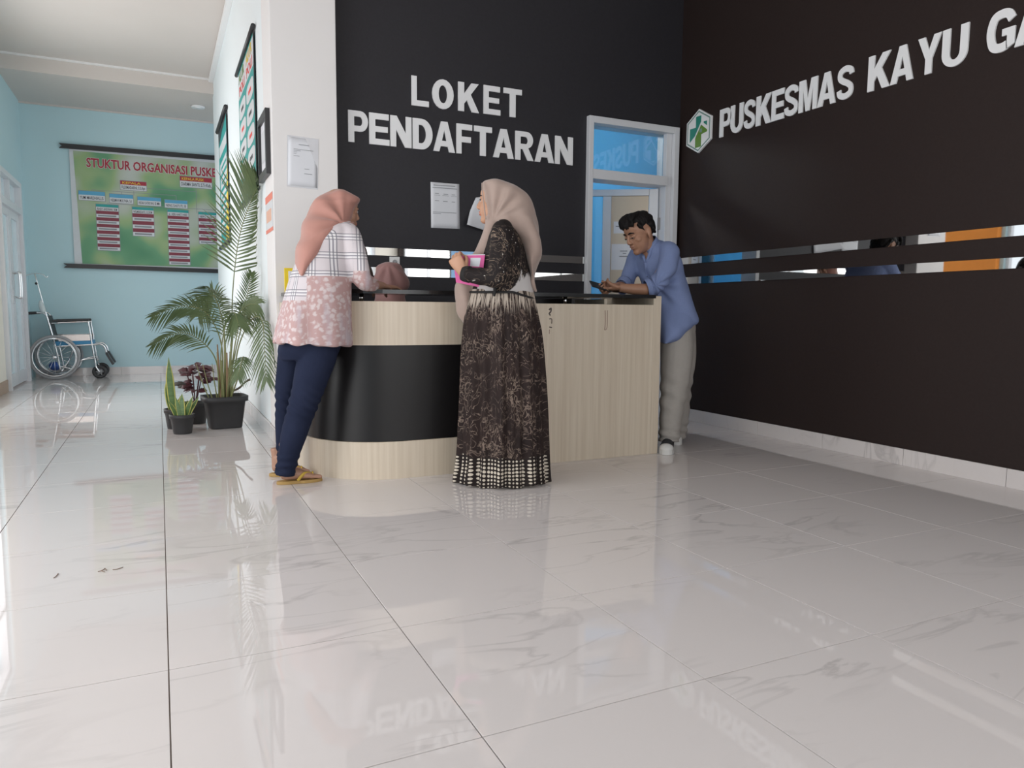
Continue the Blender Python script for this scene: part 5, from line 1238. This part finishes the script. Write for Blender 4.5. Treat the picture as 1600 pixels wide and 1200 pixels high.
mb.tube([W(536,360,-.10), W(545,368,-.135), W(554,395,-.165), W(560,420,-.175), W(566,438,-.165), W(574,444,-.10), W(582,446,-.03)], [(.048,.045),(.060,.052),(.060,.050),(.058,.048),(.052,.044),(.044,.036),(.040,.030)], M_BLACK, 20, 5)
mb.tube([W(536,362,.06), W(546,372,.12), W(566,430,.16), W(574,440,.165), W(588,446,.14)], [(.045,.045),(.055,.05),(.052,.045),(.048,.04),(.038,.03)], M_BLACK, 20, 5)
zb1 = W(500, 433, -.1).z; zb2 = W(460, 470, -.1).z; a48 = L1(np.array([W(479, 450, -.24)]))[0][0]
a_seam = L1(np.array([W(549, 420, -.16)]))[0][0]
def blouse_pat(P):
    l = L1(P); c_ = np.interp(l[:,2], [0.7, 1.0, 1.35], [-.02, .03, .09]); th = np.arctan2(l[:,1]+0.08, l[:,0]-c_); th = np.where(th > PI/2, th-2*PI, th)
    s_ = th*0.19+0.02*(l[:,2]-1)
    arm = l[:,0] > a_seam+0.004
    bz = np.where(arm, zb1+0.03, np.where(l[:,0] < a48, zb2, zb1))
    s_ = np.where(arm, l[:,0]*0.9+0.02, s_)
    return np.stack([s_, l[:,2], bz], 1)
w1 = wrinkle(0.0038, 1.0, 11)
def blouse_disp(P):
    l = L1(P); return w1(P)+np.clip((1.05-l[:,2])/0.3, 0, 1)*0.006*np.sin(9*np.arctan2(l[:,1]+.08, l[:,0])+2)
fuse(mb, 'blouse', p1, blouse_mat(), 0.0065, 4, blouse_disp, blouse_pat)
cl = MB(); cl.tube([W(534,353,-.105), W(540,353,-.112), W(546,355,-.09), W(553,358,-.04), W(555,360,.02)], [(.014,.006)]*5, mat('blouse_collar', (0.60,0.545,0.565), 0.8), 10, 4); cl.build('collar', p1)
# jeans
def jeans_mat():
    mt, nt, b = nodes_of('blue_denim'); tc = nt.nodes.new('ShaderNodeTexCoord'); V = tc.outputs['Object']
    col = mixc(nt, noise_n(nt, V, 7, 4), (0.007, 0.010, 0.026), (0.020, 0.026, 0.055)); col = mixc(nt, math_n(nt, 'MULTIPLY', noise_n(nt, V, 300, 2), 0.2), col, (0.045, 0.055, 0.09))
    nt.links.new(col, b.inputs['Base Color']); b.inputs['Roughness'].default_value = 0.85; b.inputs['Specular IOR Level'].default_value = 0.1; return mt
mb = MB()
g1.stack(mb, [(505,445,540,.125,-.09),(530,438,536,.130,-.09),(548,433,530,.130,-.08),(562,436,524,.115,-.07)], M_BLACK, n=40, sub=4)
mb.tube([W(500,540,-.12), W(495,560,-.13), W(484,598,-.125), W(471,640,-.11), W(459,680,-.10), W(452,708,-.09), W(444.5,741,-.07)], [.092,.096,.084,.072,.064,.055,.0475], M_BLACK, 24, 5)
mb.tube([W(463,540,.02), W(458,565,.04), W(449,610,.07), W(446,650,.10), W(446,690,.13), W(446,722,.15)], [.085,.082,.062,.055,.050,.044], M_BLACK, 24, 5)
def jean_disp(P):
    l = L1(P); z = l[:,2]; zk = 0.42
    return 0.0035*np.sin(120*z+9*l[:,0]/.1)*np.exp(-((z-zk)/0.08)**2)+0.004*np.sin(150*z+20*l[:,1])*np.exp(-((z-0.10)/0.06)**2)+wj(P)
wj = wrinkle(0.002, 1.3, 5)
fuse(mb, 'jeans', p1, jeans_mat(), 0.006, 3, jean_disp)
hm = MB(); hm.tube([W(446,734,-.071), W(444.8,740.5,-.07)], [.0505,.0495], jeans_mat(), 24, 1, cap=False); hm.build('jeans_hem', p1, solid=0.003)
# headscarf with radiating folds and a long triangular back
M_SCARF1 = mat('dusty_pink_scarf', (0.43, 0.205, 0.165), 0.7, noise=0.06, scale=12, sheen=0.25)
mb = MB()
g1.stack(mb, [(297.5,522,534,.03,.03),(300,512,543,.06,.03),(305,502,552,.084,.03),(311,494,562,.094,.03),(317,488.5,561,.100,.02),(322,485,556.5,.102,.02),(329,482,552.5,.104,.01),(338,478,550,.112,.0),(347,475,547,.126,-.01),(356,472.5,541,.142,-.02),(366,469.5,531,.156,-.035),(380,465.5,521,.166,-.045),(395,461.5,507,.168,-.055),(408,459.5,497,.165,-.065),(418,461,489,.160,-.07),(426,464.5,481,.155,-.075),(432,468,474,.150,-.08)], M_SCARF1, n=56, sub=4, sq=2.3)
K1 = L1(np.array([W(536,350,-.1)]))[0]
def scarf1(P):
    l = L1(P)-K1; th = np.arctan2(l[:,2], -l[:,0]); r = np.hypot(l[:,0], l[:,2])
    side = np.clip((-l[:,1]-(-0.12))/0.05, 0, 1); rr = np.clip(r/0.05, 0, 1)*np.clip((0.30-r)/0.12, 0, 1)
    up = 0.0085*np.sin(7.5*th+0.9+0.9*np.sin(9*r))*rr*np.clip((th+0.5)/0.2, 0, 1)*np.clip((1.75-th)/0.3, 0, 1)
    lo_ = np.clip((-l[:,2]-0.02)/0.08, 0, 1)*0.004*np.sin(46*(l[:,0]*0.35+l[:,2]*0.9)+4)
    return (up+lo_)*side
fuse(mb, 'headscarf', p1, M_SCARF1, 0.006, 4, scarf1)
kn = MB(); kn.tube([W(520,348,-.118), W(528,349,-.128), W(537,350,-.122), W(546,351,-.10), W(552,349,-.06)], [(.010,.008),(.014,.010),(.016,.010),(.013,.009),(.008,.006)], M_SCARF1, 12, 4); kn.build('scarf_fold', p1)
# sandals
M_SOLE = mat('tan_sole', (0.40, 0.25, 0.08), 0.6); M_STRAP = mat('yellow_strap', (0.55, 0.36, 0.05), 0.5)
for hp, tp in ((nh, nt_), (fh, ft_)):
    d = (tp-hp).normalized(); w_ = Vector((-d.y, d.x, 0)); L = (tp-hp).length
    sole = MB(); out = []
    for k in range(36):
        a = 2*PI*k/36; x = math.cos(a); hw = 0.040 if x > 0 else 0.034
        wd_ = hw*(abs(math.sin(a))**0.8)*(1-0.18*math.exp(-((x+0.15)/0.3)**2)); out.append(hp+d*(L*0.5+(L*0.5+.012)*x)+w_*(wd_*(1 if math.sin(a) > 0 else -1)))
    vs = [q for q in out]+[q+Vector((0,0,.017)) for q in out]
    sole.add(vs, [list(range(36))[::-1], list(range(36, 72))]+[(i, (i+1) % 36, 36+(i+1) % 36, 36+i) for i in range(36)], M_SOLE)
    so_ = tag(sole.build('sandal', p1, bevel=0.003), 'tan flip-flop with a yellow strap')
    st = MB()
    for q in (-1, 1): st.tube([hp+d*(L*.42)+w_*(.040*q)+ZU*.02, hp+d*(L*.56)+w_*(.034*q)+ZU*.050, hp+d*(L*.70)+w_*(.006*q-.012)+ZU*.052, hp+d*(L*.80)-w_*.017+ZU*.040], [(.008,.004),(.009,.004),(.007,.004),(.005,.004)], M_STRAP, 8, 4)
    st.tube([hp+d*(L*.80)-w_*.017+ZU*.058, hp+d*(L*.83)-w_*.017+ZU*.02], .004, M_STRAP, 8, 2); st.build('strap', so_)

# ---------------- the man with the phone
gm = Fig(3.0, 4.08); W = gm.W; A_, B_ = gm.A, gm.B; Lm = loc(gm)
p3 = thing('person', gm.O, 'man in a pale blue shirt leaning on the counter end and looking at a phone', 'person', 'people at the counter')
skm = MB()
Fm = (-A_*0.70-B_*0.58-ZU*0.40).normalized(); Um = ZU-A_*0.06
Hm = head(skm, W(999, 363.5, -.12), Fm, Um, 1.08, neck_to=W(1019, 392, -.03))
skm.tube([W(1018,390,-.03), W(1029,420,0), W(1042,470,0), W(1055,520,0)], [(.05,.05),(.075,.075),(.085,.085),(.09,.09)], M_SKINM, 16, 4, up=tuple(A_))
skm.tube([W(1028,402,-.04), W(1043,402,-.115), W(1020,447,-.215), W(996,452,-.26), W(969,449.5,-.285)], [.036,.036,.038,.036,.028], M_SKINM, 16, 5)
skm.tube([W(1014,402,.02), W(996,404,.09), W(978,443,.0), W(966,449,-.10), W(955,449,-.19)], [.036,.036,.038,.035,.028], M_SKINM, 16, 5)
# both hands close round the phone
phc = W(938, 447.5, -.275)
pd = (-A_*0.66-B_*0.45+ZU*0.18).normalized()                    # long axis of the phone, pointing away from him
pn = (ZU*0.80+A_*0.25-B_*0.45); pn = (pn-pd*pn.dot(pd)).normalized(); ps = pd.cross(pn).normalized()
hand(skm, W(969,449.5,-.285), (phc-pd*.055-pn*.014)-W(969,449.5,-.285), pn+B_*0.25, -B_*0.2+pn*0.8+A_*.1, (52,58,60,62), 46, 0.92, lens=(.92,.92,.92,.92))
hand(skm, W(955,449,-.19), (phc-pd*.045+B_*.02-pn*.014)-W(955,449,-.19), pn-B_*0.35, B_*0.2+pn*0.8, (50,56,60,62), 46, 0.92, lens=(.9,.9,.9,.9))
skm.tube([W(1058,520,-.07), W(1052,610,-.12), W(1046,680,-.17)], [.07,.055,.045], M_SKINM, 12, 4); skm.tube([W(1064,520,.06), W(1062,610,.12), W(1060,676,.19)], [.07,.055,.045], M_SKINM, 12, 4)
fuse(skm, 'body', p3, M_SKINM, 0.0042, 3)
Lh = Um-Fm*Um.dot(Fm); Lh.normalize(); axm = (Fm, Lh.cross(Fm), Lh)
for q in (-1, 1):
    ey = MB(); ey.ball(Hm(.0795, q*.031, -.003), .0088, M_EYE, 12, 8); ey.ball(Hm(.0855, q*.030, -.0075), .0052, M_IRIS, 10, 8); ey.build('eye', p3)
    ey = MB(); ey.ball(Hm(.0795, q*.031, .0005), (.0105,.0135,.0085), M_SKINM, 14, 10, axm); ey.build('eyelid', p3)
    ey = MB(); ey.tube([Hm(.0925, q*.018, -.006), Hm(.0925, q*.030, -.0072), Hm(.083, q*.044, -.004)], [.0012,.0024,.0012], M_IRIS, 8, 4); ey.build('eyelashes', p3)
    ey = MB(); ey.tube([Hm(.092, q*.012, .019), Hm(.091, q*.030, .025), Hm(.076, q*.049, .019)], [(.004,.003),(.0052,.003),(.0025,.002)], M_HAIR, 8, 4); ey.build('eyebrow', p3)
ey = MB(); ey.ball(Hm(.0855, 0, -.0585), (.0095,.021,.0052), M_LIPM, 14, 8, axm); ey.ball(Hm(.083, 0, -.0715), (.0095,.018,.006), M_LIPM, 14, 8, axm); ey.build('lips', p3)
hr = MB()
S8 = lambda *r: tuple(q*1.08 for q in r)
hr.ball(Hm(-.020, 0, .050), S8(.094,.079,.074), M_HAIR, 24, 16, axm); hr.ball(Hm(-.050, 0, .020), S8(.062,.074,.070), M_HAIR, 22, 14, axm)
hr.ball(Hm(.026, 0, .088), S8(.058,.056,.036), M_HAIR, 20, 12, axm)
for k in range(11):
    l = -.058+.116*k/10; hr.tube([Hm(.01, l*.8, .118), Hm(.062, l*.95, .104), Hm(.090-abs(l)*.30, l*1.03, .076+.004*math.sin(k*2.1)), Hm(.097-abs(l)*.42, l*1.08, .052+.007*math.sin(k*1.7))], [.015,.013,.009,.003], M_HAIR, 9, 4)
for q in (-1, 1):
    hr.tube([Hm(.040, q*.062, .062), Hm(.030, q*.072, .036), Hm(.016, q*.0765, .010)], [.016,.011,.005], M_HAIR, 9, 4)
    hr.tube([Hm(-.035, q*.072, .04), Hm(-.052, q*.070, .0), Hm(-.062, q*.058, -.03)], [.018,.015,.010], M_HAIR, 9, 4)
wh = wrinkle(0.0028, 6.0, 4)
fuse(hr, 'hair', p3, M_HAIR, 0.0045, 2, wh)
# shirt
M_SHIRT = mat('pale_blue_chambray', (0.185, 0.235, 0.41), 0.85, noise=0.10, scale=160, bump=0.1, bscale=700, spec=0.2)
mb = MB()
Sx = (A_*0.66-B_*0.75).normalized()
mb.tube([W(1012,382.5,-.060), W(1016,388,-.048), W(1022,397,-.030), W(1029,414,-.015), W(1037,440,-.01), W(1047,474,0), W(1053,494,0), W(1060,511,0), W(1062,516,0)],
        [(.066,.066),(.086,.082),(.155,.102),(.182,.122),(.176,.128),(.164,.130),(.164,.130),(.158,.124),(.135,.102)], M_SHIRT, 40, 6, up=tuple(Sx))
mb.tube([W(1036,391,-.07), W(1046,396,-.125), W(1041,420,-.185), W(1031,440,-.222), W(1020,448.5,-.225), W(1011,450.5,-.238)], [(.055,.05),(.072,.064),(.070,.060),(.064,.056),(.054,.050),(.050,.047)], M_SHIRT, 22, 5)
mb.tube([W(1003,393,.05), W(995,400,.10), W(986,421,.05), W(980,440,.0), W(973,447,-.05)], [(.05,.05),(.062,.056),(.060,.052),(.054,.048),(.047,.044)], M_SHIRT, 22, 5)
gm.stack(mb, [(480,1016,1083,.14,0),(500,1021,1087,.165,-.03),(514,1025,1080,.178,-.05),(527,1028,1066,.178,-.06),(536,1031,1050,.165,-.065)], M_SHIRT, n=40, sub=4)
w3 = wrinkle(0.0068, 0.95, 21)
E3 = Lm(np.array([W(1024,446,-.2)]))[0]
def shirt_disp(P):
    l = Lm(P); d = l-E3; r = np.linalg.norm(d, axis=1)
    rad = 0.007*np.sin(10*np.arctan2(d[:,2], d[:,0])+1)*np.exp(-((r-0.13)/0.09)**2)
    return (w3(P)+rad)*np.clip((1.40-l[:,2])/0.08, 0.15, 1)
shirt = fuse(mb, 'shirt', p3, M_SHIRT, 0.0055, 4, shirt_disp)
# the open V at the throat shows skin
def in_tri(p, t):
    s_ = [(t[(i+1) % 3][0]-t[i][0])*(p[1]-t[i][1])-(t[(i+1) % 3][1]-t[i][1])*(p[0]-t[i][0]) for i in range(3)]; return all(q >= 0 for q in s_) or all(q <= 0 for q in s_)
def px_of(p): d = p-Vector((0,0,CAM_H)); z = d.dot(FW); return (800+CAM_F*d.dot(RT)/z, 600-CAM_F*d.dot(UP)/z)
VT = [(1000.5, 384), (1017, 380), (1009, 409.5)]
tv = [Lm(np.array([W(u_, v_, -.12)]))[0] for u_, v_ in VT]; tv = [(q[0], q[2]) for q in tv]
shirt.data.materials.append(M_SKINM)
for pg in shirt.data.polygons:
    q = Lm(np.array([pg.center])+np.array(gm.O))[0]
    if q[1] < -.02 and in_tri((q[0], q[2]), tv): pg.material_index = 1
cu_ = MB(); cu_.tube([W(1017,449,-.230), W(1012,450.3,-.236), W(1009.5,451,-.239)], [(.058,.054),(.057,.053),(.054,.050)], M_SHIRT, 22, 3, cap=False); cu_.build('rolled_cuff', p3, solid=0.006)
cu_ = MB(); cu_.tube([W(977,443,-.02), W(973,447,-.05), W(971,448.5,-.065)], [(.056,.052),(.054,.050),(.051,.047)], M_SHIRT, 22, 3, cap=False); cu_.build('rolled_cuff', p3, solid=0.006)
# stand collar open at the throat, dark inside; placket and buttons ride on the shirt front
M_INNER = mat('dark_collar_lining', (0.03, 0.035, 0.06), 0.9)
bpy.context.view_layer.update()
from mathutils.bvhtree import BVHTree
bvh = BVHTree.FromPolygons([v.co+gm.O for v in shirt.data.vertices], [p.vertices[:] for p in shirt.data.polygons])
def on_shirt(u, v, out=0.003):
    d = (W(u, v, 0)-Vector((0,0,CAM_H))).normalized(); h = bvh.ray_cast(Vector((0,0,CAM_H)), d); return h[0]-d*out
nb = W(1013.5, 384, -.056); upn = (W(1006, 368, -.075)-W(1020, 394, -.036)).normalized(); fN = (Fm-upn*Fm.dot(upn)).normalized(); lN = upn.cross(fN)
def ring_pts(r, h, a0, a1, n=28): return [nb+fN*(r*math.cos(a0+(a1-a0)*i/n))+lN*(r*1.02*math.sin(a0+(a1-a0)*i/n))+upn*(h-0.012*math.cos(a0+(a1-a0)*i/n)) for i in range(n+1)]
co_ = MB(); co_.rings([ring_pts(.074,-.022,.55,2*PI-.55), ring_pts(.071,.002,.55,2*PI-.55), ring_pts(.067,.024,.62,2*PI-.62)], M_SHIRT, cap=False, closed=False); co_.build('collar', p3, solid=0.004)
co_ = MB(); co_.rings([ring_pts(.069,-.020,.58,2*PI-.58), ring_pts(.066,.002,.58,2*PI-.58), ring_pts(.0625,.0225,.66,2*PI-.66)], M_INNER, cap=False, closed=False); co_.build('collar_lining', p3, solid=0.002)
for pts in ([(1018,384),(1015.5,396),(1009.5,410)], [(1001,386),(1004.5,398),(1008.5,410)]):
    co_ = MB(); co_.tube([on_shirt(*q) for q in pts], [(.012,.004),(.011,.004),(.007,.003)], M_SHIRT, 10, 4, up=tuple(A_)); co_.build('collar_edge', p3)
pl_ = MB(); pl_.tube([on_shirt(1009,410), on_shirt(1010,418), on_shirt(1011.3,433), on_shirt(1012.5,443)], [(.010,.002)]*4, M_SHIRT, 10, 4, up=tuple(A_)); pl_.build('button_placket', p3)
for (u_, v_) in ((1009.3,416),(1011.2,433)):
    bt = MB(); bt.ball(on_shirt(u_, v_, .005), (.0052,.003,.0052), M_BLACK, 12, 6, (A_, B_, ZU)); bt.build('button', p3)
# trousers
M_PANTS = mat('grey_beige_twill', (0.34, 0.315, 0.29), 0.9, noise=0.06, scale=40, spec=0.2)
mb = MB()
gm.stack(mb, [(490,1024,1086,.14,0),(515,1026,1087,.145,0),(535,1030,1084,.135,0)], M_PANTS, n=40, sub=4)
mb.tube([W(1056,515,-.06), W(1058,545,-.085), W(1054,600,-.115), W(1049,645,-.145), W(1045.5,690,-.17)], [.115,.110,.090,.078,.070], M_PANTS, 24, 6)
mb.tube([W(1062,520,.05), W(1064,560,.075), W(1061,620,.12), W(1057,683,.17)], [.105,.098,.08,.066], M_PANTS, 24, 6)
w4 = wrinkle(0.0038, 0.9, 31)
def pant_disp(P):
    l = Lm(P); z = l[:,2]; return w4(P)+0.006*np.sin(60*z+25*l[:,0])*np.exp(-((z-.36)/.12)**2)+0.006*np.sin(110*z+16*l[:,0])*np.exp(-((z-.10)/.06)**2)
fuse(mb, 'trousers', p3, M_PANTS, 0.0065, 4, pant_disp)
# canvas shoes
M_CANVAS = mat('black_canvas', (0.02, 0.02, 0.022), 0.85); M_RUBBER = mat('white_rubber', (0.66, 0.65, 0.63), 0.5); M_LACE = mat('white_lace', (0.62, 0.60, 0.58), 0.8)
def shoe(toe, d, label):
    toe = Vector((toe.x, toe.y, 0)); d = Vector(d).normalized(); w_ = Vector((-d.y, d.x, 0)); L = 0.285; P = lambda a, b, z: toe-d*(L*(1-a))+w_*b+ZU*z
    prof = [(0.0,.020),(.05,.032),(.2,.036),(.45,.038),(.65,.046),(.82,.047),(.93,.038),(.985,.022),(1.0,.006)]
    o_ = MB(); left = [P(a, b, 0) for a, b in prof]; right = [P(a, -b, 0) for a, b in prof[::-1]]; out = left+right; n = len(out)
    o_.add(out+[p+ZU*.030 for p in out], [list(range(n))[::-1], list(range(n, 2*n))]+[(i, (i+1) % n, n+(i+1) % n, n+i) for i in range(n)], M_RUBBER); r = tag(o_.build('canvas_shoe', p3, bevel=0.004), label)
    u_ = MB()
    def ring(a, hw, h): return [P(a, hw*math.cos(t)*(1 if abs(math.cos(t)) > 0 else 1), .028+h*max(0, math.sin(t))**0.8) for t in [PI*k/12 for k in range(13)]]+[P(a, -hw*.9+hw*1.8*k/4, .026) for k in range(1, 4)]
    u_.rings([ring(.02,.028,.075), ring(.10,.034,.082), ring(.28,.036,.080), ring(.42,.037,.072), ring(.58,.042,.064), ring(.72,.045,.054), ring(.82,.046,.042)], M_CANVAS); u_.build('upper', r)
    t_ = MB(); t_.rings([ring(.80,.047,.043), ring(.86,.045,.038), ring(.93,.037,.028), ring(.975,.024,.016), ring(.995,.010,.006)], M_RUBBER); t_.build('toe_cap', r)
    for k in range(4):
        a = .44+.075*k; h = .078-.0105*k; la = MB(); la.tube([P(a, -.020, .028+h*.86), P(a, 0, .031+h), P(a+.01, .020, .028+h*.86)], [.0035]*3, M_LACE, 7, 4); la.build('lace', r)
    la = MB(); la.tube([P(.44,-.01,.112), P(.50,-.03,.108), P(.46,-.035,.09)], [.003]*3, M_LACE, 7, 4); la.build('lace_bow', r)
shoe(ground_at(1040, 711.5), -B_-A_*0.10, 'black canvas shoe with white toe cap and laces')
shoe(ground_at(1058.5, 696), -B_*0.9+A_*0.25, 'black canvas shoe with white toe cap and laces')
# the phone
ph = thing('mobile_phone', phc, 'dark mobile phone held in both hands over the counter', 'phone')
MB().obox(phc, (pd, ps, pn), (.072, .036, .0042), M_BLACK).build('case', ph, 0.003)
MB().obox(phc+pn*.0046, (pd, ps, pn), (.067, .0325, .0006), mat('phone_screen', (0.03,0.04,0.05), 0.1)).build('screen', ph)

# ---------------- the receptionist seated behind the counter
gs = Fig(1.35, 4.66); W = gs.W; A_, B_ = gs.A, gs.B; Ls = loc(gs)
st_ = thing('office_stool', (gs.O.x, gs.O.y, 0), 'low stool hidden behind the counter under the seated receptionist', 'stool')
MB().lathe((gs.O.x, gs.O.y, .37), [(.14,0),(.165,.015),(.165,.045),(.14,.055)], M_BLACK, 28).build('seat', st_)
for k in range(4):
    a = PI/4+k*PI/2; MB().tube([(gs.O.x+.1*math.cos(a), gs.O.y+.1*math.sin(a), .375), (gs.O.x+.16*math.cos(a), gs.O.y+.16*math.sin(a), .0)], .012, M_CHROME, 8).build('leg', st_)
p4 = thing('person', (gs.O.x, gs.O.y, 0.45), 'seated receptionist in a mauve headscarf seen over the counter, head bowed', 'person', 'people at the counter')
sks = MB(); zc = Vector((gs.O.x, gs.O.y, 0))
F4 = A_*0.75+B_*0.30-ZU*0.55
Hs = head(sks, W(611, 442, 0.0), F4, ZU+A_*.4, 0.92, neck_to=zc+ZU*.95, ears=False)
sks.tube([zc+ZU*.97, zc+ZU*.85, zc+ZU*.62, zc+ZU*.50], [(.05,.06),(.08,.15),(.09,.13),(.11,.16)], M_SKINF, 16, 4, up=tuple(A_))
for q in (-1, 1):
    sks.tube([zc+ZU*.52+B_*(.08*q), zc+A_*.20+ZU*.50+B_*(.09*q), zc+A_*.20+B_*(.09*q)+ZU*.25, zc+A_*.20+B_*(.09*q)+ZU*.04], [.07,.06,.05,.04], M_SKINF, 12, 4)
    sks.tube([zc+ZU*.88+B_*(.14*q), zc+ZU*.68+B_*(.18*q)+A_*.05, zc+ZU*.76+A_*.16+B_*(.06*q)], [.045,.04,.03], M_SKINF, 12, 4)
    hand(sks, zc+ZU*.76+A_*.16+B_*(.06*q), A_, -ZU, B_*(-q), (20,22,24,26), 15, .88)
fuse(sks, 'body', p4, M_SKINF, 0.005, 3)
M_MAUVE = mat('mauve_scarf', (0.30, 0.155, 0.145), 0.75, noise=0.07, scale=12, sheen=0.25); M_TUNIC = mat('brown_tunic', (0.16, 0.09, 0.08), 0.85)
mb = MB()
for q in (-1, 1):
    mb.tube([zc+ZU*.90+B_*(.12*q), zc+ZU*.70+B_*(.18*q)+A_*.04, zc+ZU*.75+A_*.13+B_*(.08*q)], [.06,.058,.045], M_TUNIC, 16, 4)
    mb.tube([zc+ZU*.52+B_*(.08*q)-A_*.02, zc+A_*.21+ZU*.51+B_*(.09*q), zc+A_*.21+B_*(.09*q)+ZU*.3, zc+A_*.21+B_*(.09*q)+ZU*.10], [.085,.075,.07,.07], M_TUNIC, 16, 4)
mb.tube([zc+ZU*.95, zc+ZU*.88, zc+ZU*.65, zc+ZU*.47], [(.07,.08),(.11,.17),(.12,.16),(.14,.18)], M_TUNIC, 20, 4, up=tuple(A_))
fuse(mb, 'tunic', p4, M_TUNIC, 0.009, 4, wrinkle(0.004, 1.0, 8))
mb = MB()
gs.stack(mb, [(409.5,602,611,.03,0),(412,596,621,.065,0),(418,588,629,.09,0),(427,584.5,635,.10,0),(438,583,638,.102,0),(448,584,638,.10,0),(458,586,634,.10,0),(470,584,636,.12,0),(484,578,642,.15,0),(505,574,646,.17,0),(530,580,640,.16,0)], M_MAUVE, n=48, sub=4)
K4 = Ls(np.array([W(606,409,-.02)]))[0]
def scarf4(P):
    l = Ls(P)-K4; th = np.arctan2(l[:,0], -l[:,2]); r = np.hypot(l[:,0], l[:,2]); return 0.0075*np.sin(9.5*th+0.7)*np.clip((r-0.03)/0.06, 0, 1)
fuse(mb, 'headscarf', p4, M_MAUVE, 0.006, 4, scarf4)

# bits of dry twig lying on the tiles
M_TWIG = mat('dry_twig', (0.22, 0.15, 0.11), 0.9)
for (pts, lab) in ((((84,904),(88,901),(91,897)), 'tiny dark twig on the tiles, leftmost of three'), (((153,894),(160,892),(164,889),(166,892)), 'tiny forked twig on the tiles, middle of three'), (((176,891),(184,890),(192,887)), 'tiny pale twig on the tiles, rightmost of three')):
    mb = MB(); mb.tube([ground_at(*q)+Vector((0,0,.0022)) for q in pts], [.0014]*len(pts), M_TWIG, 6, 3)
    if len(pts) == 4: mb.tube([ground_at(158,893)+Vector((0,0,.003)), ground_at(164,895)+Vector((0,0,.003))], [.0016,.001], M_TWIG, 6, 1)
    tag(mb.build('twig'), lab, 'twig', 'twigs on the floor')
